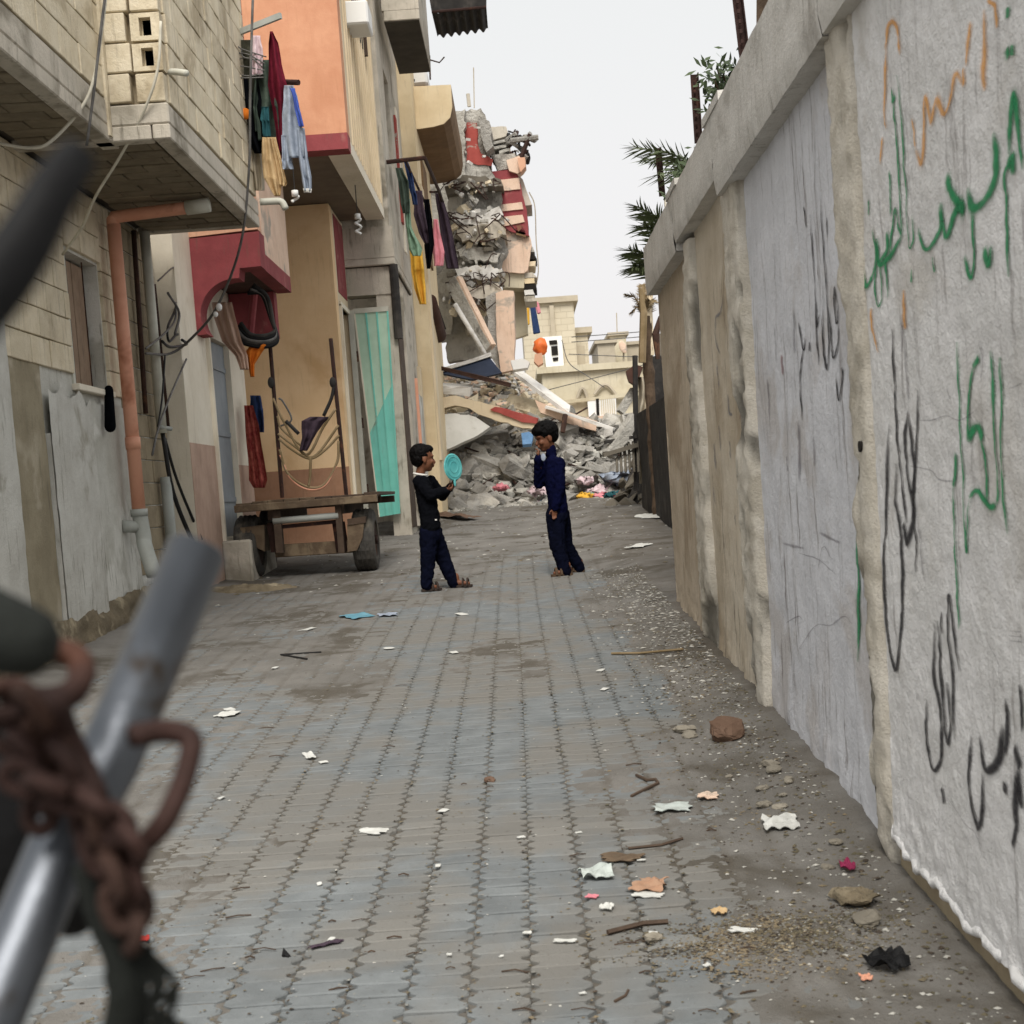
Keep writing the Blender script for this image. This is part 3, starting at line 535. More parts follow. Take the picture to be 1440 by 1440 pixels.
cu = thing('cooler_box', 'dark metal box with pale frame at the top left corner below the balcony', 'box', P(0, 60, Y=8.3)); poly([(-70, -60), (6, -30), (24, 72), (-30, 96)], 8.3, 8.7, 'case', 'char', cu); MB().tube([P(7, -30, Y=8.28), P(26, 72, Y=8.28), P(22, 78, Y=8.28), P(-30, 98, Y=8.28)], .022, 8).build('frame', 'pipe_grey', cu)
# pipes and cables on it
def pipe(name, label, parts, parent=None):
    t = thing(name, label, 'pipe', parts[0][1][0])
    for (nm, pts, r, mt) in parts: MB().tube(cat_(pts, 5) if len(pts) > 2 else pts, r, 14).build(nm, mt, t, True)
    return t
XP = -3.16
p_ = lambda a, b, X=XP: P(a, b, X=X)
dy = p_(176, 500).y
dz = lambda py: P(180, py, Y=dy).z
top = 3.84; zj = dz(722); 
pipe('drain_pipe', 'orange plastic drain pipe running down the block wall into a grey elbow', [
 ('pipe', [(XP, dy, zj), (XP, dy, top-.06)], .055, 'pipe_orange'), ('joint', [(XP, dy, zj+.52), (XP, dy, zj+.62)], .062, 'pipe_orange'), ('pipe_run', [(XP, dy, top-.1), (XP, dy, top-.02), (XP+.06, dy, top), (-2.55, dy-.05, top+.02)], .05, 'pipe_orange'), ('end_cap', [(-2.55, dy-.05, top+.02), (-2.36, dy-.06, top+.03)], .058, 'pipe_white'),
 ('lower_pipe', [(XP, dy, zj+.02), (XP+.02, dy, zj-.2), (XP+.03, dy-.02, zj-.28), (XP+.1, dy-.08, zj-.52)], .062, 'pipe_grey'), ('collar', [(XP, dy, zj-.03), (XP, dy, zj+.03)], .07, 'pipe_grey'), ('branch', [(XP+.0, dy, zj-.12), (XP-.12, dy-.1, zj-.1)], .05, 'pipe_grey')])
wy = p_(214, 450, -3.2).y
pipe('riser_pipe', 'pale grey riser pipe strapped beside rusty conduits under the balcony', [('pipe', [(-3.2, wy, P(214, 610, Y=wy).z), (-3.2, wy, 3.93)], .045, 'pipe_white'), ('strap', [(-3.2, wy-.07, P(214, 602, Y=wy).z), (-3.14, wy+.09, P(214, 604, Y=wy).z)], .02, 'pipe_grey'),
 ('conduit', [(-3.24, wy-.35, 2.3), (-3.24, wy-.22, 3.9)], .022, 'rust'), ('conduit', [(-3.22, wy+.28, 2.2), (-3.22, wy+.22, 3.5)], .028, 'rust'), ('hose', [(-3.2, wy+.02, P(214, 610, Y=wy).z), (-3.17, wy+.1, 1.6), (-3.1, wy+.5, 1.05)], .02, 'cable_black'), ('hose', [(-3.2, wy+.08, 2.1), (-3.17, wy+.3, 1.7), (-3.1, wy+.75, 1.15)], .014, 'cable_black'), ('lower_pipe', [(-3.22, wy+.1, .6), (-3.22, wy+.06, 1.75)], .05, 'pipe_grey')])
tag(MB().tube(cat_([P(228, 102, Y=9.95), P(246, 101, Y=9.9), P(263, 103, Y=9.85)], 4), .022, 12).build('spout_pipe', 'pipe_white', None, True), 'short white spout pipe sticking out of the balcony corner', 'pipe')
tag(MB().tube(cat_([P(366, 284, Y=12.6), P(385, 283, Y=12.6), P(396, 284, Y=12.6), P(402, 294, Y=12.6)], 4), .03, 12).build('spout_pipe', 'pipe_white', None, True), 'white elbow spout at the end of the wider balcony below the laundry', 'pipe')
tag(MB().cap(P(153, 548, X=-3.22), P(155, 600, X=-3.22), .035, .045).build('black_sack', 'cl_olive', None, True), 'narrow black sack hanging beside the shuttered window', 'sack'); bpy.data.objects['black_sack'].data.materials[0] = MATS['cloth_black']
cable('loop_cable', 'white cable looping down from the nearest balcony', 'cable_white', [P(150, -20, Y=9.3), P(146, 20, Y=9.25), P(132, 110, Y=9.2), P(112, 155, Y=9.15), P(70, 200, Y=9.1), P(40, 208, Y=9.1), P(-10, 200, Y=9.1)], .011)
cable('jointed_cable', 'grey cable with a dark joint hanging in front of the balconies', 'cable_grey', [P(150, -20, Y=9.2), P(142, 40, Y=9.2), P(133, 120, Y=9.2), P(122, 205, Y=9.25)], .010)
cable('long_cable', 'long cream cable dropping from the spout to the shuttered window', 'cable_white', [P(226, 30, Y=9.7), P(222, 95, Y=9.7), P(205, 150, Y=9.75), P(172, 215, Y=9.9), P(135, 275, Y=10.1), P(115, 320, Y=10.4), P(88, 358, X=-3.24)], .011)
cable('hanging_cable', 'dark grey cable hanging past the laundry down to the wall bundle', 'cable_grey', [P(356, -20, Y=12.2), P(352, 120, Y=12.2), P(350, 240, Y=12.3), P(338, 345, Y=12.5), P(306, 430, Y=12.8), P(272, 473, Y=13.0), P(240, 497, X=-3.1), P(205, 497, X=-3.15)], .012)
lb = P(308, 432, Y=12.78); t = thing('lamp_holder', 'small white lamp holder clipped on the hanging cable before the arch', 'lamp holder', lb)
MB().ell(lb, (.028, .028, .035)).build('holder', 'pvc_white', t, True); MB().ell(lb+V((-.035, 0, -.06)), (.022, .022, .026)).build('cap', 'pvc_white', t, True)
for i, (pts, r, c_) in enumerate((([(245, 345), (253, 385), (248, 430), (236, 460), (238, 480), (250, 470), (262, 485)], .012, 'cable_black'), ([(222, 395), (248, 375), (262, 400)], .008, 'cable_grey'), ([(205, 490), (230, 470), (246, 450), (247, 425)], .010, 'cable_grey'), ([(232, 500), (228, 560), (222, 600)], .010, 'cable_black'), ([(262, 505), (238, 560), (222, 605), (214, 640)], .010, 'cable_grey'), ([(256, 478), (262, 484), (240, 488), (228, 480)], .014, 'cable_black'), ([(236, 412), (252, 440), (246, 470)], .012, 'cable_grey'))):
    cable('wall_cable', 'tangled power cable in the bundle at the corner of the block house', c_, [P(a, b, X=-3.12+.012*i) for a, b in pts], r, group='tangled power cables at the house corner')
# ------------------------------------------------------------------ B: cream house with maroon arch balcony
hB = thing('cream_house', 'cream house with maroon arched balcony and pink dado beside the block house', 'house', (-4.0, 15, .6))
BX = -3.1
def paint(x, y0, y1, z0, z1, mt, name='dado'): return MB().box(x-.02, x+.006, y0, y1, z0, z1).build(name, mt, hB)
wallX(BX-.25, BX, 13.47, 16.5, .2, 6.5, [(14.62, 15.72, 1.12, 3.2)]).build('wall', 'cream_white', hB); MB().box(-6, BX-.26, 16.26, 16.5, .2, 6.5).build('end_wall', 'cream', hB); MB().box(-6, BX-.26, 13.47, 13.7, .2, 6.5).build('end_wall', 'cream', hB); MB().box(-6.1, BX+.05, 13.47, 16.6, 6.5, 6.65).build('roof', 'concrete', hB)
paint(BX, 13.475, 14.6, .3, 2.07, 'pink_dado'); paint(BX, 15.74, 16.49, .3, 1.9, 'pink_dado')
dr = MB().box(BX-.12, BX-.06, 14.63, 15.71, 1.13, 3.19).build('door', 'grey_door', hB)
for z in (1.5, 2.2, 2.9): MB().box(BX-.07, BX-.045, 14.66, 15.68, z, z+.05).build('rail', 'grey_door', dr)
MB().box(BX-.06, BX-.02, 14.7, 14.74, 2.1, 2.24).build('lock_plate', 'black_plastic', dr); MB().box(BX-.2, BX+.04, 14.56, 14.62, 1.05, 3.26).build('door_jamb', 'cream_white', hB); MB().box(BX, BX+.3, 14.5, 15.9, .5, 1.1).build('door_step', 'concrete', hB, bevel=.02)
YB = 14.2
arch = [(336+math.cos(R(k))*52-2, 441-math.sin(R(k))*50) for k in range(88, 216, 8)]
poly([(263, 336), (364, 325), (367, 374), (337, 377), (336, 391)]+arch+[(292, 470), (272, 472)], YB, YB+.28, 'arch_face', 'maroon', hB)
poly([(258, 262), (352, 256), (362, 322), (263, 334)], YB, YB+.2, 'upper_wall', 'peach', hB)
c1 = P(366, 374, Y=YB); c2 = P(364, 325, Y=YB); xr = c1.x
MB().prism([(xr-.16, YB+.29, c1.z), (xr, YB+.29, c1.z), (xr, 16.1, c1.z), (xr-.16, 16.1, c1.z)], [(xr-.16, YB+.29, c1.z+.17), (xr, YB+.29, c1.z+.17), (xr, 16.1, c1.z+.17), (xr-.16, 16.1, c1.z+.17)]).build('side_band', 'maroon', hB)
MB().box(xr-.16, xr-.004, YB+.02+.27, 16.1, c1.z+.172, 6.0).build('side_wall', 'pale_peach', hB)
MB().box(BX, xr-.17, YB+.3, 16.1, c1.z+.01, c1.z+.12).build('balcony_floor', 'dark_brown', hB); MB().box(BX+.01, xr-.17, 15.9, 16.1, c1.z-.5, c1.z).build('back_beam', 'maroon', hB)
MB().box(BX-.03, BX-.01, 13.3, 13.44, 4.4, 6.5).build('party_strip', 'peach', hB)
for i in range(4): MB().box(-2.62+.07*i, -2.565+.07*i, 13.9, 13.94, 5.45, 7.2).build('red_slat', 'red_paint', hB)
# ------------------------------------------------------------------ C: orange house
hC = thing('orange_house', 'orange painted house with overhanging upper floor and maroon band', 'house', (-4, 17.5, .8))
c_l = P(490, 209, Y=15.5); zC = c_l.z; xC = c_l.x
MB().box(-6.5, xC-.004, 15.5, 15.75, zC+.172, 10.5).build('front_wall', 'orange_wall', hC); MB().box(-6.5, xC, 15.492, 15.75, zC, zC+.17).build('band', 'maroon', hC)
MB().box(xC-.25, xC, 15.752, 19.45, zC+.13, 10.5).build('street_wall', 'cream', hC); MB().box(xC-.25, xC+.003, 15.752, 19.45, zC, zC+.128).build('street_band', 'cream_white', hC)
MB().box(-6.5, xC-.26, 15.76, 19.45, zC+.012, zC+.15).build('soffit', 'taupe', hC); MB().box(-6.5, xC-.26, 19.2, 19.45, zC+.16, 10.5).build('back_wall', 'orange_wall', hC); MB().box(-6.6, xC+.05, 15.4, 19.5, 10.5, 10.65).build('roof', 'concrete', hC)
for i in range(14): MB().box(xC-.01, xC+.016, 15.95+.24*i, 15.965+.24*i, zC+.14, 10.4).build('groove_strip', 'cream', hC)
w2 = MB().box(xC-.02, xC+.01, 17.0, 18.2, 7.0, 8.2).build('window', 'dark', hC); MB().box(xC-.02, xC+.05, 16.94, 17.0, 6.95, 8.25).build('frame', 'wood_dark', w2); MB().box(xC-.02, xC+.05, 18.2, 18.26, 6.95, 8.25).build('frame', 'wood_dark', w2); MB().box(xC-.1, xC+.25, 16.3, 16.8, 6.72, 6.98).build('box_unit', 'pvc_white', hC, bevel=.02)
OX = P(461, 282, Y=18.2).x
wallY(18.2, 18.45, -6.5, OX, .3, zC-.001).build('ground_wall', 'ochre', hC); MB().box(-6.5, OX+.003, 18.194, 18.21, .3, P(430, 660, Y=18.2).z).build('dado', 'ochre_dado', hC)
dzt = P(475, 432, Y=18.7).z
wallX(OX-.25, OX-.004, 18.452, 19.6, .3, zC-.002, [(18.62, 19.5, 1.15, dzt), ]).build('street_ground_wall', 'cream', hC)
MB().box(OX-.02, OX+.004, 18.6, 19.5, dzt+.18, zC-.05).build('maroon_panel', 'maroon', hC); MB().box(OX-.2, OX+.03, 18.56, 18.62, 1.0, dzt+.02).build('door_frame', 'cream_white', hC); MB().box(OX-.2, OX+.02, 18.56, 19.5, dzt, dzt+.06).build('door_frame', 'cream_white', hC)
MB().box(OX-1.8, OX-.3, 18.55, 20.5, .9, 1.1).build('inner_floor', 'concrete_dark', hC); MB().box(OX-1.9, OX-1.8, 18.5, 20.5, .9, 4.2).build('inner_wall', 'concrete_dark', hC); MB().box(-6.5, OX-.26, 19.4, 19.6, .3, zC).build('rear_wall', 'ochre', hC)
gate = thing('turquoise_door', 'tall turquoise and mint metal door leaf standing open in the alley', 'door', P(532, 724, Y=19.52))
T = [P(497, 438, Y=19.52), P(546, 434, Y=19.5), P(563, 722, Y=19.5), P(533, 727, Y=19.52)]
def quad(a, b): return [T[0].lerp(T[1], a).lerp(T[3].lerp(T[2], a), b)]
def leaf(a0, a1, b0, b1, off, th, nm, mt):
    pts = [quad(a0, b0)[0], quad(a1, b0)[0], quad(a1, b1)[0], quad(a0, b1)[0]]; MB().prism([p+V((0, off, 0)) for p in pts], [p+V((0, off+th, 0)) for p in pts]).build(nm, mt, gate)
pts = [quad(0, 0)[0], quad(1, 0)[0], quad(1, .36)[0], quad(0, .60)[0]]; MB().prism(pts, [p+V((0, .03, 0)) for p in pts]).build('upper_sheet', 'mint', gate)
pts = [quad(0, .601)[0], quad(1, .361)[0], quad(1, 1)[0], quad(0, 1)[0]]; MB().prism(pts, [p+V((0, .03, 0)) for p in pts]).build('lower_sheet', 'turquoise', gate)
for a in (.0, .33, .64, .95): leaf(a, a+.05, 0, 1, -.016, .012, 'rib', 'turquoise' if a > 0 else 'cream_white')
leaf(0, 1, -.012, .012, -.02, .05, 'top_rail', 'pipe_white'); pass
gj = thing('door_post', 'rusty white hinge post left of the turquoise door', 'post', (OX+.05, 19.5, 1)); MB().box(OX-.0, OX+.07, 19.46, 19.515, 1.0, dzt+.05).build('post', 'pipe_white', gj)
for z in (1.5, 2.4, 3.3): MB().tube([(OX+.075, 19.5, z), (OX+.075, 19.5, z+.14)], .018, 8).build('hinge', 'rust', gj)
for (a, b, Yb, lb) in ((503, 308, 17.2, 'white spiral bulb hanging under the orange overhang near the door'), (415, 276, 15.2, 'small white bulb hanging beside the grey hoodie')):
    q = P(a, b, Y=Yb); t = thing('light_bulb', lb, 'bulb', q); MB().tube([q, q+V((0, 0, .06))], .035, 10).build('socket', 'pvc_white', t, True)
    MB().tube([q+V((.035*math.cos(k*.8), .035*math.sin(k*.8), -.012*k)) for k in range(16 if a > 500 else 6)], .014, 7).build('tube', 'pvc_white', t, True); MB().tube([q+V((0, 0, .06)), q+V((0, 0, .4))], .006, 5).build('wire', 'cable_black', t)
# ------------------------------------------------------------------ D: grey concrete house with drying rack
hD = thing('grey_house', 'unplastered grey concrete house with small balcony and projecting upper slab', 'house', (-3.6, 21.5, .9))
DX = -1.56
wallX(DX-.25, DX, 19.65, 23.4, .5, 12.5, [(20.6, 21.4, 6.2, 7.5)]).build('street_wall', 'concrete', hD); MB().box(-6, DX-.001, 19.63, 19.9, 4.2, 12.5).build('front_wall', 'concrete', hD); MB().box(-6, DX-.26, 23.15, 23.4, .5, 12.5).build('rear_wall', 'concrete', hD); MB().box(-6.1, DX+.05, 19.6, 23.4, 12.5, 12.7).build('roof', 'concrete', hD)
zb0 = P(555, 372, Y=19.6).z; zb1 = P(555, 318, Y=19.6).z; xb = P(555, 360, Y=19.6).x
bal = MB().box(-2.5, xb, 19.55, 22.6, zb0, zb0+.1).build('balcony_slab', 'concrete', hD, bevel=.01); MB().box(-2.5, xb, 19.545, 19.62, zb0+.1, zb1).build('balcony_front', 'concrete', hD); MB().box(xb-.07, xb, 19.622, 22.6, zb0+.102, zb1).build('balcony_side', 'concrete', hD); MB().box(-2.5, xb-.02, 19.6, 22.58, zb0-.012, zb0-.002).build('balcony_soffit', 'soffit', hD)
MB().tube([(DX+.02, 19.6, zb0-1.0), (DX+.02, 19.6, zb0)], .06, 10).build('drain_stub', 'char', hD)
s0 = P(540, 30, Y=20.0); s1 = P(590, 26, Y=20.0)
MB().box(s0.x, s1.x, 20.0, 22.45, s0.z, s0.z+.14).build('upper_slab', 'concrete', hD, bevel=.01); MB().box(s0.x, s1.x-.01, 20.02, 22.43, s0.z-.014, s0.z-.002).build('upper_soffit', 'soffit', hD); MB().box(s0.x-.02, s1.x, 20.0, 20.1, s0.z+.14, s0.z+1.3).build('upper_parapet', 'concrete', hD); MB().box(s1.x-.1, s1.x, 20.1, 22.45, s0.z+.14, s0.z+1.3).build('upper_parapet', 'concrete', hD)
MB().box(DX-.02, DX+.03, 22.0, 22.25, 5.6, 7.2).build('red_strip', 'red_paint', hD); MB().box(DX-.02, DX+.02, 22.3, 22.6, 5.2, 7.4).build('cream_strip', 'cream_white', hD)
for (y0, y1, z0, z1, mt, o_) in ((19.7, 20.5, 1.0, 4.3, 'wood_dark', .012), (20.5, 21.6, 1.0, 4.4, 'concrete', .05), (21.62, 21.72, 1.1, 3.2, 'pipe_orange', .09), (21.8, 23.0, 1.0, 3.0, 'render_light', .06), (23.02, 23.38, 1.0, 3.5, 'cream', .05)): MB().box(DX-.02, DX+o_, y0, y1, z0, z1).build('facing', mt, hD)
for k in range(0):
    a = rnd.uniform(22.6, 23.3); z = rnd.uniform(3.0, 4.2); MB().tube(cat_([V((DX+.06+rnd.uniform(0, .1), a, z)), V((DX+.12+rnd.uniform(0, .12), a+rnd.uniform(-.2, .2), z-.3)), V((DX+.08, a+rnd.uniform(-.3, .3), z-.7))], 4), .012, 5).build('hanging_debris', rnd.choice(['cable_black', 'rubble', 'cable_grey']), hD)
aw = thing('sheet_awning', 'dark corrugated sheet awning at the top of the grey house', 'awning', P(640, 8, Y=21))
aA = [P(603, -6, Y=21), P(684, -4, Y=21), P(684, 10, Y=21), P(607, 17, Y=21)]; zc_ = aA[3].z
MB().grid(lambda u, v: (aA[3].x+(aA[2].x-aA[3].x)*u, 21+1.6*v, zc_+.03*math.sin(u*40)+.15*v+.05*u), 60, 6).build('corrugated_sheet', 'char', aw); MB().tube([aA[3], aA[2]], .02, 6).build('edge_pole', 'rust_dark', aw); MB().prism(aA, [p+V((0, .04, 0)) for p in aA]).build('hanging_flap', 'char', aw)
# ------------------------------------------------------------------ E: cream house with rounded balcony
hE = thing('rounded_balcony_house', 'yellow cream house with rounded balcony behind the grey house', 'house', (-3, 25.5, 1))
EX = P(612, 420, Y=26).x
MB().box(-5, EX, 23.42, 27.2, .5, 10.5).build('wall', 'yellow_cream', hE); MB().box(-5, EX+.1, 23.4, 27.3, 10.5, 10.65).build('roof', 'concrete', hE)
fp = [(568, 122), (634, 119), (636, 150), (633, 165), (624, 174), (610, 178), (590, 181), (569, 182)]
poly(fp, 24.0, 24.03, 'balcony_front', 'yellow_cream', hE); poly(fp, 24.035, 28.3, 'balcony_body', 'brown_soffit', hE)  # body browner than its cream front: underside shade put into the colour
a0 = P(636, 150, Y=24); cc = P(600, 182, Y=24)
MB().box(EX-.04, EX+.03, 24.4, 25.6, 5.4, 7.1).build('balcony_door', 'brown_soffit', hE); MB().box(EX, EX+.035, 23.6, 24.2, 2.0, 6.5).build('pilaster', 'cream', hE)
tk = thing('water_tank', 'white plastic water tank on the rounded balcony', 'tank', P(583, 120, Y=24.3)); q0 = P(567, 118, Y=24.3); q1 = P(600, 97, Y=24.3)
MB().box(q0.x, q1.x, 24.3, 25.1, q0.z-.03, q1.z).build('tank', 'pvc_white', tk, bevel=.04); MB().tube([P(581, 113, Y=24.29), P(581, 113, Y=24.33)], .03, 8).build('outlet', 'dark', tk)
MB().tube([P(605, 112, Y=24.4), P(604, 78, Y=24.4)], .015, 6).build('stand_rod', 'rust', tk); MB().tube([P(604, 84, Y=24.4), P(618, 88, Y=24.4), P(625, 80, Y=24.4)], .012, 6).build('wire_hook', 'rust', tk)
rl = thing('rolled_awning', 'brown rolled awning hanging below the rounded balcony', 'awning', P(612, 450, Y=25)); MB().tube([P(603, 424, Y=24.5), P(617, 472, Y=26)], [.14, .14], 14).build('roll', 'dark_brown', rl, True); MB().tube([P(611, 418, Y=24.6), P(626, 462, Y=26)], .02, 6).build('rod', 'black_plastic', rl)
# ------------------------------------------------------------------ bombed building at the end of the street
def jag(px, st=7, j=1.3):
    out = []
    for i in range(len(px)):
        a, b = px[i], px[(i+1) % len(px)]; n = max(1, int(math.hypot(b[0]-a[0], b[1]-a[1])/st))
        for k in range(n):
            t = k/n; out.append((a[0]+(b[0]-a[0])*t+(rnd.uniform(-j, j) if k else 0), a[1]+(b[1]-a[1])*t+(rnd.uniform(-j, j) if k else 0)))
    return out
def plate(px, Y0, th, name, mt, par, j=1.3, dY=0.0, st=7):    # dY: the plate leans back by dY metres per 100 px of height
    ref = px[0][1]; pj = jag(px, st, j) if j else px
    a = [P(x, y, Y=Y0+dY*(ref-y)/100) for x, y in pj]
    return MB().prism(a, [p+V((.02, th, 0)) for p in a]).build(name, mt, par)
hF = thing('bombed_house', 'bombed out concrete house with red and cream fragments at the street end', 'ruin', (-1.3, 29.5, 1.2))
plate([(634, 166), (641, 156), (654, 153), (653, 238), (650, 300), (646, 345), (650, 400), (636, 400), (629, 340), (631, 255), (628, 205)], 28.9, .5, 'wall_pier', 'slab_grey', hF, 2.2, st=5)
plate([(652, 156), (676, 152), (684, 168), (688, 236), (704, 262), (706, 300), (698, 345), (700, 395), (684, 430), (648, 425), (648, 240)], 29.15, 1.6, 'stair_tower', 'slab_grey', hF, 2.2, st=5)
plate([(603, 250), (640, 246), (645, 300), (640, 400), (640, 480), (606, 480)], 30.3, .4, 'side_wall', 'slab_grey', hF, 2, st=6)
for (q_, Y_, mt_) in (([(625, 262), (650, 246), (704, 252), (708, 262), (660, 262), (628, 274)], 28.6, 'concrete_dark'), ([(636, 298), (668, 306), (702, 290), (708, 302), (680, 320), (640, 312)], 28.4, 'slab_white'), ([(642, 322), (700, 312), (712, 330), (690, 336), (650, 340)], 28.3, 'concrete'), ([(640, 352), (660, 344), (704, 356), (700, 368), (655, 366)], 28.4, 'slab_grey'), ([(640, 378), (690, 372), (706, 384), (690, 392), (646, 394)], 28.3, 'slab_white'), ([(634, 408), (700, 398), (708, 410), (672, 420), (640, 422)], 28.2, 'concrete')): plate(q_, Y_, 1.1, 'collapsed_floor', mt_, hF, 2.4, st=5)
for k in range(40):
    px, py = rnd.uniform(632, 706), rnd.choice([255, 305, 330, 360, 388, 415])+rnd.uniform(-4, 4); q = P(px, py, Y=28.25); MB().tube(cat_([q, q+V((rnd.uniform(-.25, .25), -.08, rnd.uniform(-.12, .05))), q+V((rnd.uniform(-.4, .4), -.1, rnd.uniform(-.4, -.05)))], 3), .012, 4).build('bent_bar', 'rust_dark', hF)
plate([(654, 174), (657, 172), (670, 173), (672, 205), (676, 216), (692, 224), (690, 233), (672, 232), (656, 226)], 29.12, .05, 'red_plaster', 'red_paint', hF, 1.2)
plate([(648, 236), (670, 240), (672, 296), (650, 294)], 29.08, .1, 'broken_panel', 'slab_grey', hF, 1.6); plate([(640, 300), (690, 292), (704, 318), (676, 334), (650, 330)], 28.7, .5, 'broken_slab', 'rubble', hF, 2.2)
plate([(646, 335), (676, 330), (684, 372), (668, 392), (650, 380)], 28.8, .25, 'broken_panel', 'slab_grey', hF, 1.6); plate([(672, 160), (688, 170), (694, 205), (684, 214), (676, 190)], 28.9, .7, 'broken_panel', 'rubble', hF, 1.6)
plate([(676, 330), (706, 318), (714, 350), (700, 378), (682, 366)], 28.6, .4, 'broken_panel', 'rubble', hF, 2); plate([(640, 392), (676, 372), (700, 385), (704, 420), (680, 440), (645, 432)], 28.5, .6, 'broken_wall', 'rubble_cream', hF, 2.2)
rb = plate([(686, 242), (726, 238), (741, 296), (744, 332), (707, 322)], 29.3, .9, 'red_storey', 'maroon', hF, .6)
for q in ([(696, 254), (729, 250), (731, 266), (699, 269)], [(702, 288), (733, 284), (735, 294), (706, 297)], [(706, 305), (734, 302), (737, 312), (708, 318)]): plate(q, 29.27, .04, 'cream_panel', 'pale_peach', rb, .3)
plate([(729, 246), (735, 252), (748, 288), (738, 289)], 29.5, 1.2, 'canopy_fin', 'concrete', hF, .4); plate([(690, 218), (724, 215), (727, 238), (700, 240)], 29.4, .6, 'parapet_stub', 'slab_grey', hF, 1.2); plate([(712, 225), (730, 219), (739, 232), (728, 244), (716, 240)], 29.2, .5, 'hanging_lump', 'pale_peach', hF, 1.6); plate([(728, 222), (738, 221), (739, 234), (732, 242)], 29.1, .3, 'orange_lump', 'peach', hF, 1.2)
plate([(688, 178), (712, 178), (715, 190), (690, 198)], 29.8, .5, 'roof_slab', 'concrete', hF, .6); plate([(690, 203), (716, 200), (716, 222), (692, 226)], 30.1, .4, 'roof_slab', 'rubble_cream', hF, .8)
for (a, b) in (((690, 200), (716, 194)), ((702, 212), (716, 208)), ((694, 206), (712, 203))): plate([(a[0], a[1]), (b[0], b[1]), (b[0], b[1]+4), (a[0], a[1]+4)], 29.6, .8, 'roof_beam', 'slab_grey', hF, .4)
for k in range(26):
    a = (rnd.uniform(716, 742), rnd.uniform(188, 222)); b = (a[0]+rnd.uniform(-22, 16), a[1]+rnd.uniform(-16, 20))
    MB().tube(cat_([P(a[0], a[1], Y=29.5), P((a[0]+b[0])/2+rnd.uniform(-5, 5), (a[1]+b[1])/2+rnd.uniform(-4, 4), Y=29.6), P(b[0], b[1], Y=29.8)], 3), rnd.choice([.018, .03, .045]), 5).build('bent_bar', rnd.choice(['rust_dark', 'rust_dark', 'char', 'rubble']), hF)
MB().tube([P(718, 198, Y=29.5), P(757, 193, Y=29.5)], .055, 6).build('steel_bar', 'rubble', hF); MB().tube([P(745, 189, Y=29.5), P(733, 222, Y=29.5)], .05, 6).build('steel_bar', 'rust_dark', hF); MB().tube([P(660, 150, Y=29.4), P(658, 132, Y=29.4)], .04, 6).build('roof_rod', 'concrete', hF)
plate([(706, 318), (744, 330), (748, 345), (742, 380), (737, 384), (706, 382), (702, 350)], 29.4, .8, 'peach_wall', 'pale_peach', hF, .8); plate([(722, 312), (736, 318), (740, 334), (726, 330)], 29.3, .08, 'broken_corner', 'brown_soffit', hF, 1); plate([(704, 383), (738, 386), (737, 405), (706, 404)], 29.5, .6, 'floor_edge', 'far_cream', hF, .6); plate([(707, 405), (738, 406), (742, 470), (712, 480)], 30.2, .3, 'inner_wall', 'far_cream', hF, .5)
for k, (y, mt) in enumerate(((352, 'slab_grey'), (362, 'dark'), (372, 'cream'), (388, 'concrete'), (396, 'yellow_cream'), (404, 'dark'), (412, 'slab_white'), (421, 'concrete'))): plate([(737, y-4), (749+(k % 3)*2.2, y-5), (752+(k % 2)*3, y+2), (738, y+3)], 29.5, 1.0, 'pancaked_floor', mt, hF, .8)
plate([(697, 412), (709, 408), (722, 409), (724, 470), (722, 520), (704, 524), (698, 470)], 28.0, .35, 'leaning_column', 'pale_peach', hF, .5); plate([(683, 418), (699, 410), (700, 470), (703, 520), (690, 500), (686, 455)], 28.15, .5, 'broken_edge', 'rubble', hF, 2.2)
plate([(606, 396), (630, 372), (640, 400), (634, 470), (608, 470)], 29.6, .3, 'broken_wall', 'slab_grey', hF, 1); plate([(622, 440), (690, 430), (695, 500), (630, 510)], 30, .4, 'back_wall', 'slab_grey', hF, 1.5); plate([(650, 428), (668, 424), (680, 440), (678, 468), (656, 470)], 29.4, .5, 'grey_lump', 'concrete', hF, 1.5)
for k in range(120):                          # loose fill on the ruin's floors
    px, py = rnd.uniform(632, 708), rnd.choice([rnd.gauss(308, 10), rnd.gauss(345, 12), rnd.gauss(400, 14), rnd.gauss(430, 8)]); q = P(px, py, Y=rnd.uniform(28.4, 28.75)); s = rnd.uniform(.05, .16)
    MB().obox(q, (s*rnd.uniform(.7, 2), s, s*rnd.uniform(.4, 1)), Matrix.Rotation(rnd.uniform(0, 3), 3, V((rnd.random(), rnd.random(), rnd.random()+.1)).normalized())).build('loose_fragment', rnd.choice(['rubble', 'rubble', 'rubble_cream', 'concrete_dark']), hF)
fs_ = MB()
for k in range(150):
    py = rnd.choice([rnd.gauss(262, 8), rnd.gauss(308, 9), rnd.gauss(335, 10), rnd.gauss(362, 9), rnd.gauss(390, 8), rnd.gauss(418, 8), rnd.uniform(165, 430)]); q = P(rnd.gauss(668, 20), py, Y=rnd.uniform(28.15, 28.9)); s = rnd.uniform(.03, .10); fs_.slot(rnd.choice([0, 0, 1, 2])).obox(q, (s*rnd.uniform(.7, 2.2), s, s*rnd.uniform(.4, 1)), Matrix.Rotation(rnd.uniform(0, 3), 3, V((rnd.random(), rnd.random(), rnd.random()+.1)).normalized()))
struct(fs_.build('broken_fill', ['slab_grey', 'rubble_cream', 'slab_white'], hF, fixn=False), 'stuff')
def lean(name, label, a, Ya, b, Yb, w_, h_, mt, cat='slab', roll=0, rough=.02, extra=None, cuts=3):
    o = MB().beam(P(a[0], a[1], Y=Ya), P(b[0], b[1], Y=Yb), w_, h_, roll).build(name, mt, None, cuts=cuts, rough=rough); return tag(o, label, cat)
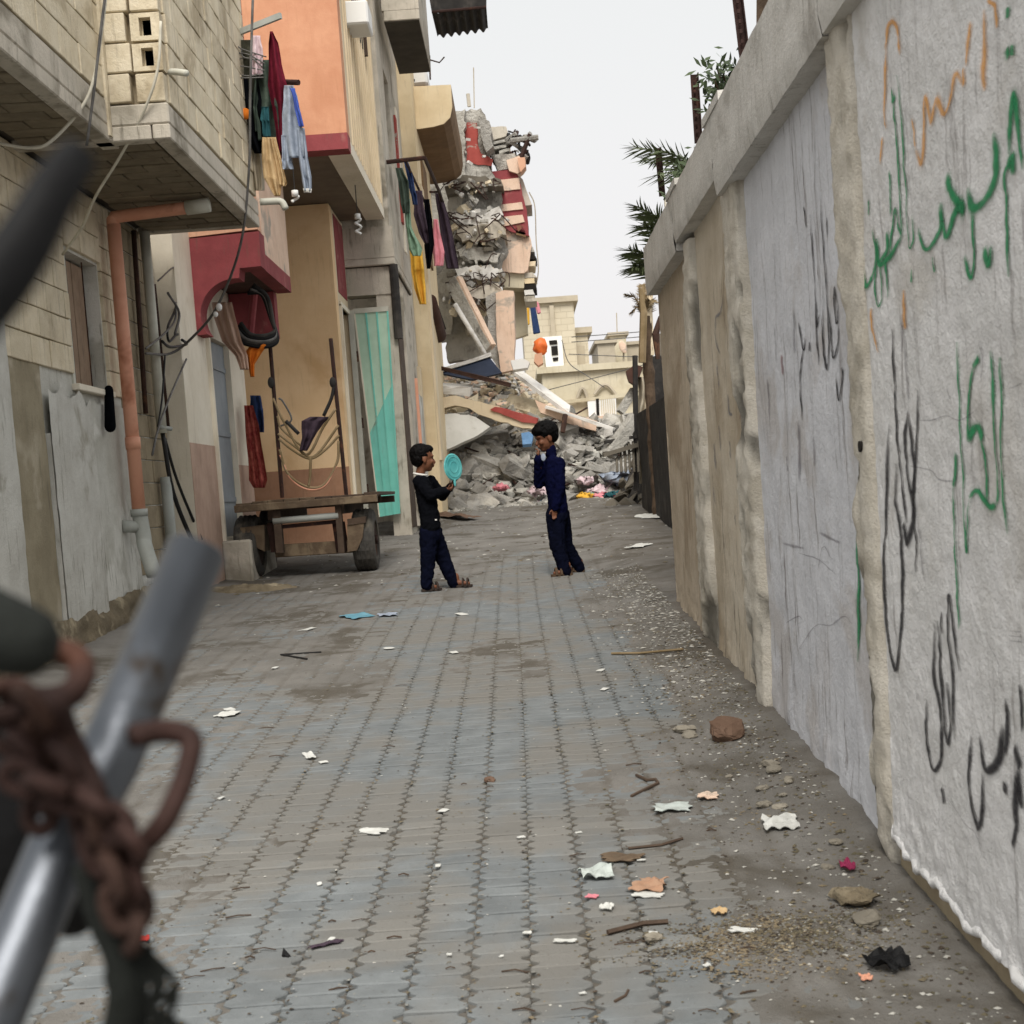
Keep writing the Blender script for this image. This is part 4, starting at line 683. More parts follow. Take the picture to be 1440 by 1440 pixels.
# the things lying against and on the heap
lb_ = thing('leaning_beam', 'long peach and grey concrete beam leaning on the ruin', 'beam', P(688, 492, Y=27.6)); MB().beam(P(636, 395, Y=28.2), P(687, 492, Y=27.6), .14, .3).build('grey_face', 'slab_grey', lb_, cuts=3, rough=.02); MB().beam(P(643, 392, Y=28.12), P(692, 488, Y=27.52), .12, .16).build('peach_face', 'pale_peach', lb_, cuts=3, rough=.02)
tag(MB().tube([P(640, 428, Y=27.7), P(682, 498, Y=27.3)], .045, 8).build('white_pole', 'slab_white', None, True), 'thin white pole leaning under the peach beam', 'pole')
nv = thing('navy_slab', 'dark navy roof slab tilted on the rubble with a pale edge', 'slab', P(665, 525, Y=27)); nq = [P(616, 524, Y=27.0), P(688, 502, Y=27.0), P(706, 524, Y=26.6), P(664, 534, Y=26.4)]
MB().prism(nq, [p+V((0, .1, -.02)) for p in nq]).build('slab', 'navy_slab', nv); MB().beam(P(612, 524, Y=26.98), P(690, 499, Y=26.98), .1, .07).build('pale_edge', 'slab_white', nv, cuts=2, rough=.02)
tag(MB().beam(P(622, 518, Y=26.4), P(718, 542, Y=26.2), .12, .07).build('rusty_joist', 'rust', None, cuts=3, rough=.02), 'rusty brown joist lying across the rubble below the navy slab', 'joist')
def slabq(name, label, q, Ys, th, mt, cat='slab', edge=None, j=0):
    qq = jag(q, 9, j) if j else q
    n = len(qq); YY = [Ys[0]+(Ys[1]-Ys[0])*(i/max(1, n-1)) for i in range(n)] if len(Ys) == 2 and j else Ys
    if len(YY) != n: YY = [Ys[0]]*n
    a = [P(x, y, Y=YY[i]) for i, (x, y) in enumerate(qq)]
    return tag(MB().prism(a, [p+V((0, .12, -th)) for p in a]).build(name, mt, None), label, cat)
rs_ = thing('cream_slab', 'cream facade slab with red painted band fallen across the grey rubble', 'slab', P(690, 590, Y=26.3))
plate([(612, 560), (640, 556), (676, 565), (740, 584), (756, 590), (752, 604), (735, 602), (690, 588), (672, 582), (660, 574), (640, 570), (614, 578)], 26.4, .5, 'slab', 'cream', rs_, 1.0); plate([(689, 576), (696, 572), (712, 575), (756, 588), (754, 596), (735, 594)], 26.36, .04, 'red_band', 'red_paint', rs_, .6)
tag(MB().beam(P(612, 545, Y=26.6), P(664, 549, Y=26.5), .3, .16, .2).build('column_piece', 'slab_white', None, cuts=3, rough=.03), 'pale broken column piece lying left on the rubble', 'column piece')
ws = thing('white_slab', 'long white roof slab sloping down to the right over the rubble', 'slab', P(760, 540, Y=27.5)); MB().prism([P(714, 516, Y=28.2), P(722, 512, Y=28.6), P(802, 570, Y=27.6), P(800, 580, Y=27.2)], [P(714, 521, Y=28.2), P(722, 517, Y=28.6), P(802, 576, Y=27.6), P(800, 587, Y=27.2)]).build('slab', 'slab_white', ws)
ps = thing('peach_slab', 'peach concrete slab with white top edge sloping behind the boy in navy', 'slab', P(800, 590, Y=26.9)); plate([(752, 562), (775, 572), (840, 592), (838, 606), (800, 596), (760, 580)], 26.9, .4, 'slab', 'pale_peach', ps, .5); MB().beam(P(768, 572, Y=26.88), P(864, 604, Y=26.5), .16, .05).build('white_top', 'slab_white', ps, cuts=3, rough=.012)
tag(MB().tube([P(795, 583, Y=26.6), P(791, 608, Y=26.5)], .05, 6).build('iron_stub', 'rust', None), 'rusty iron stub standing in the rubble behind the boy', 'post')
sw = thing('pale_sheet', 'large pale sheet of plaster lying against the grey rubble on the left', 'sheet', P(645, 615, Y=26.2)); MB().prism(*(lambda a: (a, [p+V((.03, .1, -.03)) for p in a]))([P(x, y, Y=26.1+(640-y)*.006) for x, y in jag([(606, 583), (640, 581), (668, 586), (689, 600), (672, 612), (650, 622), (622, 634), (608, 624)], 8, 1)])).build('sheet', 'sheet_white', sw)
slabq('curved_plate', 'white curved plastic plate lying below the peach column', [(718, 507), (736, 504), (745, 509), (742, 517), (722, 520)], [27.6], .04, 'pvc_white', 'plate')
tag(MB().ell(P(760, 487, Y=27.5), (.13, .09, .16)).build('orange_ball', 'orange_plastic', None, True, rough=.05, rs=9), 'orange plastic ball shaped object on top of the rubble', 'ball')
slabq('orange_scrap', 'small pale orange scrap just below the orange ball', [(752, 498), (762, 496), (764, 510), (757, 514), (751, 508)], [27.4], .03, 'peach', 'scrap')
slabq('plastic_scrap', 'light blue plastic panel stuck in the grey rubble', [(733, 609), (744, 607), (750, 612), (747, 624), (735, 625)], [25.9], .05, 'cl_lightblue', 'panel')
# the grey heap
def heap(x, y):
    h = 1.5*ss(25.3, 28.0, y+.25*x*.3)*ss(-2.0, -1.4, x)*ss(3.4, 2.6, x); h *= 1-.12*ss(.9, 2.4, x)
    h += 1.35*ss(27.2, 30.2, y)*ss(1.6, -.6, x)*ss(-3, -2, x)
    return g0(y)+h+.1*fr(x*1.5, y*1.5, 2, 4)*ss(25, 26, y)
hp = thing('rubble_heap', 'grey heap of broken concrete chunks blocking the end of the street', 'rubble', (.6, 27, 1.2))
MB().grid(lambda u, v: (-2.2+5.8*u, 24.9+8*v, heap(-2.2+5.8*u, 24.9+8*v)-.16+.1*fr(u*40, v*40, 3, 3)-(.3 if v < .001 or u in (0, 1) else 0)), 90, 110).build('mound', 'rubble', hp, True)
def chunk(seed, flat):
    r_ = random.Random(seed); bm = bmesh.new()
    for _ in range(14):
        d = V((r_.gauss(0, 1), r_.gauss(0, 1), r_.gauss(0, 1))).normalized(); d = V([max(-.75, min(.75, c)) for c in d]); bm.verts.new((d.x, d.y*.8, d.z*flat))
    if seed % 4 == 1:
        for v_ in list(bm.verts): bm.verts.remove(v_)
        for sx in (-1, 1):
            for sy in (-1, 1):
                for sz in (-1, 1): bm.verts.new((sx*.8+r_.uniform(-.15, .15), sy*.5+r_.uniform(-.12, .12), sz*.32*flat/.6+r_.uniform(-.06, .06)))
    bmesh.ops.convex_hull(bm, input=bm.verts); bmesh.ops.recalc_face_normals(bm, faces=bm.faces); return bm
def chunkmesh(seed, flat, mt):
    bm = chunk(seed, flat)
    for v in [v for v in bm.verts if not v.link_faces]: bm.verts.remove(v)
    me = bpy.data.meshes.new('concrete_chunk'); bm.to_mesh(me); bm.free(); me.materials.append(MATS[mt]); return me
CH = [chunkmesh(k, [.35, .6, .9][k % 3], 'rubble') for k in range(9)]; CHC = [chunkmesh(k+40, [.3, .5, .8][k % 3], 'rubble_cream') for k in range(6)]
cnt = 0
while cnt < 295:
    x, y = rnd.uniform(-1.9, 3.1), 25.2+3.2*rnd.random()**1.1
    s = rnd.choice([.14, .17, .2, .24, .28, .34]); me = rnd.choice(CH if y < 27.9 or x > 1 else CHC)
    piece('concrete_chunk', me, hp, (x, y, heap(x, y)+s*.12), (rnd.uniform(-.9, .9), rnd.uniform(-.7, .7), rnd.uniform(0, 6.3)), (s*rnd.uniform(.8, 1.8), s, s*rnd.uniform(.6, 1))); cnt += 1
def rubstuff(name, n, xr_, yr, smin, smax, zf, mts, par):
    m = MB(); src = [(c, [tuple(p.vertices) for p in c.polygons], [v.co.copy() for v in c.vertices]) for c in CH]
    for _ in range(n):
        x, y = rnd.uniform(*xr_), rnd.uniform(*yr); s = rnd.uniform(smin, smax)*rnd.uniform(.5, 1); _, fs, vs = rnd.choice(src); q = Matrix.Rotation(rnd.uniform(0, 6.3), 3, 'Z') @ Matrix.Rotation(rnd.uniform(-1, 1), 3, 'X')
        m.slot(rnd.randrange(len(mts))).add([q @ (v*s)+V((x, y, zf(x, y)+s*.1)) for v in vs], fs)
    return struct(m.build(name, mts, par, fixn=False), 'stuff')
rubstuff('small_rubble', 3600, (-2.0, 3.2), (24.9, 28.6), .04, .17, heap, ['rubble', 'rubble', 'chips_light', 'chips_grey'], hp)
rubstuff('upper_rubble', 2200, (-2.0, 1.3), (27.4, 31), .05, .16, heap, ['rubble_cream', 'rubble_cream', 'rubble', 'slab_white', 'pale_peach'], hp)
for k in range(34):                            # bars and lath in the heap
    x, y = rnd.uniform(-1.2, 2.6), rnd.uniform(25.6, 27.6); z = heap(x, y)+.1; a = rnd.uniform(0, 3.1); l = rnd.uniform(.3, .8)
    MB().tube([(x, y, z), (x+l*math.cos(a), y+l*math.sin(a)*.6, z+rnd.uniform(-.1, .2))], .018, 5).build('bent_bar', 'rust_dark', hp)
for k, (a, b, mt, lb2, s) in enumerate(((756, 690, 'pinkwhite', 'pale pink cloth bundle at the foot of the rubble', .12), (704, 686, 'pink', 'bright pink rag at the foot of the rubble', .10), (822, 676, 'pinkwhite', 'white plastic sack with dark rim right of the boy in navy', .11), (872, 672, 'greyblue', 'grey blue plastic sheet crumpled on the rubbish strip', .22), (900, 676, 'redrug', 'red rag on the rubbish strip by the wall', .10), (925, 672, 'teal', 'teal plastic bag against the foot of the wall', .14), (900, 688, 'greyblue', 'pale plastic bags spread in front of the rubbish strip', .2), (842, 690, 'pinkwhite', 'white crumpled bag in front of the rubbish strip', .15))):
    q = P(a, b, Y=25.6 if a > 800 else 25.3); zz = max(q.z, gz(q.x, q.y)+.02 if q.y < 30 else 1.2); m = MB().ell((q.x, q.y, zz), (s*1.4, s, s*.5), None, 16, 10); tag(m.build('plastic_rag', 'cl_'+mt, None, True, rough=s*.7, rs=5/s*.6), lb2, 'rag')
for k, (c_, mt) in enumerate((('white', 'pinkwhite'), ('pale blue', 'lightblue'), ('dusty grey', 'greyblue'), ('black', 'olive'), ('mustard', 'yellow'), ('sage green', 'green'), ('rose', 'pink'), ('dark teal', 'teal'), ('wine red', 'maroon'), ('beige', 'beige'), ('charcoal', 'purple'), ('denim blue', 'denim'))):
    x, y = .35+.17*k+rnd.uniform(-.08, .08), rnd.uniform(24.7, 25.5); s = rnd.uniform(.06, .12); tag(MB().ell((x, y, gz(x, y)+s*.25), (s*rnd.uniform(1.2, 2), s, s*.5), None, 16, 10).build('plastic_rag', 'cl_'+mt, None, True, rough=s*.7, rs=3.2/s), c_+' crumpled bag in the rubbish strip before the rubble', 'bag', 'crumpled bags in the rubbish strip')
# charred frames and tarps at the right
YC = 21.5
cf = thing('charred_shed', 'charred black lean-to of posts and tarps against the far wall on the right', 'shed', P(915, 688, Y=YC))
plate([(905, 502), (934, 500), (938, 690), (912, 690)], YC, .3, 'charred_wall', 'char', cf, 1.2); plate([(921, 470), (934, 468), (937, 600), (926, 600)], YC+.5, .2, 'wall_end', 'concrete_dark', cf, .6)
MB().tube([P(893, 500, Y=YC-.3), P(895, 690, Y=YC-.3)], .04, 6).build('post', 'char', cf); MB().beam(P(894, 585, Y=YC-.2), P(856, 640, Y=YC-.4), .2, .16).build('fallen_board', 'slab_grey', cf); MB().beam(P(892, 548, Y=YC-.1), P(872, 580, Y=YC-.2), .12, .1).build('fallen_board', 'slab_grey', cf)
m = MB(); m.grid(lambda u, v: P(896+14*u+2*math.sin(v*9), 530+150*v, Y=YC-.2+.08*math.sin(u*9+v*5)+.1*fr(u*3, v*6)), 10, 30); m.build('hanging_tarp', 'cl_greyblue', cf, True); bpy.data.objects['hanging_tarp'].data.materials[0] = MATS['far_grey']
plate([(880, 522), (893, 512), (904, 516), (900, 528), (890, 540), (884, 536)], YC-.3, .3, 'brown_box', 'dark_brown', cf, 1)
for k in range(6): MB().tube([P(866+6*k, 622+rnd.uniform(-4, 4), Y=YC-.3), P(868+6*k, 664, Y=YC-.5)], .02, 5).build('grille_bar', 'concrete_dark', cf)
MB().beam(P(848, 640, Y=YC-.5), P(902, 624, Y=YC-.4), .08, .06).build('grille_rail', 'concrete_dark', cf); MB().beam(P(850, 622, Y=YC-.4), P(905, 612, Y=YC-.3), .06, .05).build('grille_rail', 'char', cf)
def dheap(x, y): return g0(y)-.05+1.15*ss(1.35, 2.5, x+.3*fr(x, y*2, 4))*ss(21.6, 22.8, y)*ss(25.6, 24.4, y)
MB().grid(lambda u, v: (1.2+1.8*u, 21.5+4.2*v, dheap(1.2+1.8*u, 21.5+4.2*v)-.12+.08*fr(u*20, v*20, 3)), 40, 60).build('charred_mound', 'char', cf, True)
CHD = [chunkmesh(140+k, [.4, .7][k % 2], 'concrete_dark') for k in range(4)]
for k in range(110):
    x, y = rnd.uniform(1.35, 2.8), rnd.uniform(21.8, 25.2); s = rnd.uniform(.08, .22); piece('charred_chunk', rnd.choice(CHD), cf, (x, y, dheap(x, y)+s*.1), (rnd.uniform(-.9, .9), rnd.uniform(-.7, .7), rnd.uniform(0, 6.3)), (s*rnd.uniform(.8, 1.8), s, s*rnd.uniform(.6, 1)))
# far continuation of the wall beyond the concrete one
fwl = thing('far_yard_wall', 'dark weathered yard wall running on behind the concrete wall', 'wall', (1.6, 16, .7)); MB().box(1.75, 1.95, 10.6, 21.0, .3, 2.4).build('wall_body', 'char', fwl, cuts=4, rough=.03, rs=2)
# ------------------------------------------------------------------ houses beyond
def house(name, label, x0, x1, y0, y1, Y, depth, mt='far_block', side='far_block_side', roof='far_grey'):
    a = P(x0, y1, Y=Y); b = P(x1, y0, Y=Y); t = thing(name, label, 'house', ((a.x+b.x)/2, Y, 1.2)); MB().box(a.x, b.x, Y, Y+depth, 1.0, b.z).build('wall', [mt], t); MB().box(a.x-.15, b.x+.15, Y-.15, Y+depth+.1, b.z+.002, b.z+.18).build('roof', roof, t); return t
hG = house('far_block_house', 'tall beige block house with white window beyond the ruin', 742, 806, 424, 560, 46, 6); MB().box(P(777, 500, Y=46).x, P(783, 500, Y=46).x, 45.85, 46.1, 3, P(780, 430, Y=46).z).build('column', 'far_grey', hG)
wd = poly([(763, 474), (790, 472), (793, 514), (768, 516)], 45.8, 45.95, 'window', 'pvc_white', hG)
for q in ([(772, 479), (783, 478), (784, 484), (773, 485)], [(775, 487), (784, 486), (785, 499), (776, 500)], [(777, 503), (785, 502), (785, 507), (778, 508)]): poly(q, 45.77, 45.79, 'pane', 'dark', wd)
hG2 = house('far_annex', 'low beige annex joined to the tall block house', 800, 826, 468, 560, 46.6, 5); poly([(804, 485), (822, 486), (823, 514), (806, 514)], 46.5, 46.59, 'shaded_panel', 'far_grey', hG2)
hH = house('far_arched_house', 'low yellowish house with arched windows and white shutters beyond the rubble', 770, 905, 516, 640, 41, 6, 'far_cream', 'far_cream', 'far_cream')
for (a, b, c_) in ((812, 826, 552), (836, 866, 547)):
    pts = [P(a+(b-a)*k/10, c_+8-14*math.sin(math.pi*k/10), Y=40.9) for k in range(11)]; MB().tube(pts, .05, 6).build('window_arch', 'far_grey', hH)
MB().beam(P(790, 566, Y=40.85), P(905, 553, Y=40.85), .12, .1).build('ledge', 'far_cream', hH)
sh = poly([(826, 562), (866, 558), (867, 584), (828, 586)], 40.8, 40.9, 'shutter_panel', 'pvc_white', hH); poly([(838, 561), (842, 560), (843, 584), (839, 585)], 40.77, 40.79, 'gap', 'dark', sh)
for k in range(7): poly([(845+3*k, 561), (846+3*k, 561), (847+3*k, 583), (846+3*k, 583)], 40.76, 40.795, 'slat', 'far_cream', sh)
MB().beam(P(800, 592, Y=40.6), P(868, 586, Y=40.6), .5, .1).build('balcony_rail', 'pale_peach', hH); MB().beam(P(800, 605, Y=40.6), P(868, 600, Y=40.6), .4, .25).build('balcony', 'far_cream', hH)
hI = house('far_roof_house', 'pale grey roof room on the skyline between the far houses', 845, 864, 482, 560, 75, 6, 'far_grey', 'far_grey'); hJ = house('far_roof_house', 'pink grey stair tower with dish on the skyline', 864, 880, 471, 560, 78, 6, 'far_cream', 'far_cream'); house('far_roof_house', 'low pale roof at the right end of the skyline', 880, 900, 484, 560, 80, 6, 'far_grey', 'far_grey')
dsh = thing('satellite_dish', 'pale satellite dish on the skyline stair tower', 'dish', P(876, 490, Y=77)); MB().ell(P(876, 488, Y=77), (.19, .05, .36), Matrix.Rotation(R(-20), 3, 'Y'), 18, 10).build('dish', 'pale_peach', dsh, True); MB().tube([P(877, 494, Y=77.3), P(877, 512, Y=77.3)], .05, 6).build('mast', 'far_grey', dsh)
tag(MB().tube([P(868, 472, Y=78), P(867, 440, Y=78)], .03, 5).build('roof_aerial', 'far_grey', None), 'thin aerial rising from the skyline stair tower', 'aerial'); tag(MB().tube([P(667, 152, Y=31), P(666, 95, Y=31)], .012, 5).build('roof_aerial', 'far_grey', None), 'very thin aerial above the bombed house', 'aerial')
for k, (a, b) in enumerate((((804, 474), (1010, 454)), ((804, 481), (1010, 461)), ((800, 498), (1010, 502)), ((772, 548), (1010, 482)))):
    pts = [P(a[0], a[1], Y=40), P((a[0]+b[0])/2, (a[1]+b[1])/2+2, Y=38), P(b[0], b[1], Y=36)]; cable('overhead_wire', 'thin overhead wire strung before the far houses', 'cable_grey', pts, .012, 5, group='overhead wires before the far houses')
cable('drooping_wire', 'thin wire drooping from the top of the ruin against the sky', 'far_grey', [P(744, 270, Y=30), P(752, 290, Y=30), P(754, 340, Y=30), P(757, 380, Y=30), P(752, 410, Y=30)], .012, 5)
cable('sagging_wire', 'dark wire sagging from the orange ball to the low house', 'cable_grey', [P(790, 478, Y=38), P(800, 510, Y=38), P(825, 528, Y=38), P(850, 545, Y=38)], .012, 5)
for k, (pts, mt, lb2) in enumerate((([(745, 428), (752, 426), (760, 468), (750, 470)], 'denim', 'blue clothes hanging at the far block house'), ([(751, 424), (757, 424), (761, 440), (756, 442)], 'pink', 'pink cloth hanging beside the far blue clothes'), ([(738, 424), (744, 424), (745, 456), (741, 458)], 'yellow', 'pale yellow cloth hanging at the edge of the ruin'))):
    a = [P(x, y, Y=34+.2*k) for x, y in pts]; tag(MB().prism(a, [p+V((0, .08, 0)) for p in a]).build('hanging_cloth', 'cl_'+mt, None, bevel=.02), lb2, 'cloth')
# ------------------------------------------------------------------ posts and plants above the boundary wall
for (a, b, c_, lb2) in ((( 1040, -30), (1053, 78), (1058, 118), 'rusty angle iron post with white foot, tallest on the wall'), ((981, 103), (987, 200), (990, 222), 'plain rusty angle iron post in the middle of the wall'), ((929, 207), (935, 275), (938, 305), 'rusty angle iron post with white foot, farthest on the wall')):
    Yp = P(c_[0], c_[1]+8, X=1.18).y; t = thing('iron_post', lb2, 'post', P(c_[0], c_[1]+8, Y=Yp), 'iron posts on the boundary wall'); q = P(c_[0], c_[1]+14, Y=Yp); tp = P(a[0], a[1], Y=Yp); md = P(b[0], b[1], Y=Yp)
    MB().beam((md.x, Yp, md.z), (tp.x, Yp, tp.z), .045, .005).beam((md.x-.02, Yp+.022, md.z), (tp.x-.02, Yp+.022, tp.z), .005, .04).build('angle_bar', 'rust_dark', t); MB().beam((q.x, Yp, 2.95), (md.x, Yp, md.z), .046, .012).build('white_foot', 'cream_white', t)
    for k in range(int((tp.z-md.z)/.045)): MB().obox((md.x-.024+(tp.x-md.x)*(k*.045/(tp.z-md.z)), Yp, md.z+.02+k*.045), (.012, .01, .018)).build('barb', 'rust_dark', t)
def frond(base, tip, droop, par, mt='palm_leaf', n=26, ll=.28):
    b, e = V(base), V(tip); mid = (b+e)/2+V((0, 0, droop)); c = cat_([b, mid, e], 14); MB().tube(c, [.012*(1-i/len(c))+.002 for i in range(len(c))], 5).build('midrib', mt, par); m = MB(); N_ = len(c)
    for i in range(2, N_):
        t = (c[i]-c[i-1]).normalized(); sd_ = t.cross(V((0, 0, 1))).normalized(); upv = sd_.cross(t)
        for s in (-1, 1):
            for rep in range(2):
                l = ll*(1-.55*(i/N_))*rnd.uniform(.75, 1.1); d = (t*.75+sd_*s*.8+upv*rnd.uniform(-.35, .45)).normalized(); p0 = c[i-1].lerp(c[i], rep*.5); wv = t*.008
                m.add([p0-wv, p0+wv, p0+d*l*.5+wv*1.4-V((0, 0, .01)), p0+d*l-V((0, 0, .04*l/.28))], [(0, 1, 2, 3)])
    m.build('leaflets', mt, par, fixn=False)
def palm(label, base, z, tips, mt='palm_leaf', r=.14, ll=.28):
    t = thing('palm_tree', label, 'palm', base); b = V(base); top = V((b.x, b.y, z)); pts = [b+(top-b)*k/18 for k in range(19)]
    MB().tube(pts, [r*(1.08 if k % 2 else .92) for k in range(19)], 10).build('trunk', 'trunk', t, rough=.02, rs=9)
    for tp in tips: frond(top, tp, .1, t, mt, ll=ll)
    return t
cz = P(978, 262, Y=10.5)
palm('green palm with spiky fronds rising behind the boundary wall', (cz.x+.25, 10.5, .4), cz.z-.1, [P(890, 206, Y=10.3), P(905, 224, Y=10.8), P(1050, 270, Y=11.5), P(925, 245, Y=10.0)], ll=.33)
for (a_, b_) in (((962, 350), (897, 290)), ((955, 360), (905, 318)), ((946, 392), (886, 352)), ((945, 395), (890, 375))): frond(P(a_[0], a_[1], Y=11.5), P(b_[0], b_[1], Y=11.3), .06, bpy.data.objects['palm_tree'], ll=.34)
q = P(1092, 12, Y=7.4); palm('scaly palm trunk rising past the top of the picture behind the wall', (q.x+.05, 7.4, .3), 7.0, [(q.x+1.2, 7.6, 6.6), (q.x-.4, 8.6, 7.4), (q.x+.2, 6.4, 7.5), (q.x+1.0, 8.4, 7.6)], r=.15)
q = P(908, 455, Y=19); pl = palm('burnt palm stumps with dry fronds beyond the wall end', (q.x, 19, .9), q.z+.1, [P(880, 415, Y=19), P(925, 395, Y=19), P(903, 400, Y=19.2), P(888, 440, Y=19), P(920, 425, Y=18.8)], 'palm_dry', .07, .18)
MB().tube([P(914, 500, Y=19), P(912, 430, Y=19), P(918, 395, Y=19)], [.06, .05, .02], 6).build('stump', 'cream', pl); MB().tube([P(903, 510, Y=18.8), P(905, 440, Y=18.8), P(900, 405, Y=18.8)], [.05, .05, .02], 6).build('stump', 'palm_dry', pl); MB().tube([P(925, 505, Y=18.6), P(922, 470, Y=18.6), P(928, 445, Y=18.6)], [.03, .05, .02], 6).build('stump', 'rust', pl)
def shrub(label, c, r, n, name='leafy_shrub'):
    t = thing(name, label, 'shrub', (c[0], c[1], g0(c[1]))); c = V(c); m = MB(); b = MB()
    for k in range(12):
        d = V((rnd.gauss(0, 1), rnd.gauss(0, 1), rnd.gauss(.4, .7))).normalized(); e = c+V((d.x*r, d.y*r, d.z*r)); s = c-V((0, 0, r*1.2)); cv = cat_([s, (s+e)/2+V((0, 0, .05)), e], 8); b.tube(cv, [.012-.009*i/len(cv) for i in range(len(cv))], 5)
        for p in cv[4:]:
            for _ in range(n):
                q = p+V((rnd.gauss(0, .05), rnd.gauss(0, .05), rnd.gauss(0, .05))); a = V((rnd.gauss(0, 1), rnd.gauss(0, 1), rnd.gauss(.3, 1))).normalized(); s2 = a.orthogonal().normalized(); l = rnd.uniform(.05, .085)
                m.add([q, q+a*l*.5+s2*.014, q+a*l, q+a*l*.5-s2*.014], [(0, 1, 2, 3)])
    b.tube([(c.x, c.y, g0(c.y)), c-V((0, 0, r*1.1))], .03, 6); b.build('stems', 'trunk', t); m.build('foliage', 'leaf', t, fixn=False); return t
q = P(1030, 150, Y=8.0); shrub('dark leafy shrub showing over the wall beside the tallest post', (q.x, 8.0, q.z+.02), .2, 5); q = P(985, 245, Y=9.3); shrub('dark green shrub behind the middle post on the wall', (q.x, 9.3, q.z-.06), .14, 6)
# ------------------------------------------------------------------ laundry
def cloth_strip(m, rows, Y, fold=.03, nf=3.0, th=.02, nu=12, nv=18, dY=0):
    def at(v):
        k = v*(len(rows)-1); i = min(int(k), len(rows)-2); f = k-i; a, b = rows[i], rows[i+1]; f = f*f*(3-2*f); return [a[j]+(b[j]-a[j])*f for j in range(3)]
    sd = rnd.uniform(0, 50)
    def fn(u, v, off):
        y, xl, xr = at(v); x = xl+(xr-xl)*u; x += 1.2*noise.noise(V((sd, v*4, u*2))); d = fold*(math.sin(u*math.pi*2*nf+sd+v*2.2*noise.noise(V((sd, v*2, 0))))*(.35+.65*v)+.9*noise.noise(V((u*2.5, v*3.5, sd)))); e = 1-abs(2*u-1)**4
        return P(x, y, Y=Y+d+dY*u+off*e*th)
    o = len(m.v); m.grid(lambda u, v: fn(u, v, -1), nu, nv); m.grid(lambda u, v: fn(u, v, 1.0), nu, nv); n = (nu+1)*(nv+1)
    for (i, j) in [(k, k+1) for k in range(nu)]+[((nv)*(nu+1)+k+1, nv*(nu+1)+k) for k in range(nu)]: m.f.append((o+i, o+j, o+j+n, o+i+n)); m.mi.append(m.k)
    return m
def garment(name, label, mt, strips, Y, fold=.03, nf=2.0, cat='clothes', group=None, dY=0, extra=()):
    m = MB()
    for s in strips: cloth_strip(m, s, Y, fold, nf, dY=dY)
    o = m.build(name, mt, None, True); return tag(o, label, cat, group)
gl = 'laundry hung from the wider balcony'
tag(MB().beam(P(335, 46, Y=12.9), P(395, 22, Y=12.7), .03, .05).build('drying_bar', 'pipe_grey', None), 'flat grey bar carrying the laundry below the orange wall', 'bar'); tag(MB().tube([P(385, 115, Y=12.9), P(420, 116, Y=12.75)], .025, 8).build('drying_bar', 'rust_dark', None), 'short dark rod sticking out above the grey hoodie', 'bar')
garment('jacket', 'crumpled dark olive jacket at the left of the balcony laundry', 'cl_olive', [[(56, 326, 352), (80, 321, 364), (105, 323, 367), (130, 328, 362)]], 12.85, .07, 1.6, group=gl)
for k in range(7): cable('loose_wire', 'loose thin wire curling round the olive jacket', 'cable_grey', [P(320+rnd.uniform(0, 20), 60+8*k, Y=12.75), P(345+rnd.uniform(-8, 8), 66+8*k+rnd.uniform(-8, 8), Y=12.7), P(372+rnd.uniform(-6, 4), 80+8*k*.6, Y=12.72)], .006, 5, group='loose wires round the olive jacket', k=8)
garment('shirt', 'pale pink white shirt at the top of the balcony laundry', 'cl_pinkwhite', [[(50, 354, 366), (66, 352, 369), (85, 351, 370), (104, 353, 370), (106, 358, 366)]], 12.75, .03, 2, group=gl)
garment('trousers', 'black trousers hanging lowest left in the balcony laundry', 'cloth_black', [[(108, 329, 362), (140, 331, 368), (165, 338, 368), (190, 344, 370), (216, 358, 374)]], 12.82, .06, 1.7, group=gl)
garment('sweater', 'dark grey green sweater beside the maroon robe', 'cl_darkgreen', [[(84, 362, 378), (120, 357, 389), (150, 358, 391), (198, 363, 392)], [(100, 355, 364), (150, 352, 362), (185, 356, 364)]], 12.8, .05, 1.6, group=gl)
garment('child_shirt', 'teal child shirt over the dark sweater', 'cl_teal', [[(150, 367, 378), (170, 367, 379), (192, 370, 381)]], 12.72, .02, 2, group=gl)
garment('bathrobe', 'long maroon bathrobe hanging in the balcony laundry', 'cl_maroon', [[(44, 379, 384), (60, 378, 391), (90, 378, 396), (120, 377, 404), (150, 383, 403), (185, 388, 402), (218, 390, 403)]], 12.75, .06, 1.6, group=gl)
garment('trousers', 'beige trousers hanging lowest in the balcony laundry', 'cl_beige', [[(193, 369, 384), (225, 368, 388), (250, 371, 396), (276, 386, 394)], [(193, 380, 388), (225, 386, 396), (258, 392, 404), (262, 393, 402)]], 12.7, .035, 2, group=gl)
garment('grey_shirt', 'light grey cloth hanging below the black trousers', 'far_grey', [[(205, 352, 368), (235, 354, 372), (268, 358, 372)]], 12.95, .03, 2, group=gl)
ho = garment('hoodie', 'grey blue hooded top with long sleeves, rightmost in the balcony laundry', 'cl_greyblue', [[(120, 400, 413), (135, 399, 418), (160, 397, 423), (190, 397, 426), (222, 398, 428)], [(180, 417, 428), (220, 420, 433), (250, 424, 438), (268, 427, 438)], [(190, 396, 404), (225, 396, 410), (238, 398, 413)]], 12.68, .035, 1.6, group=gl)
m = MB(); cloth_strip(m, [(124, 408, 415), (150, 414, 421), (178, 420, 427)], 12.62, .015, 1); m.build('blue_back_panel', 'cl_blue', ho, True); m = MB(); cloth_strip(m, [(265, 426, 438), (271, 427, 438)], 12.66, .01, 1, nv=3); m.build('white_cuff', 'cloth_white', ho, True)
tag(MB().ell(P(345, 160, Y=12.68), (.045, .03, .05)).build('orange_toy', 'cl_orange', None, True), 'small orange and white bundle pinned on the black trousers', 'bundle')
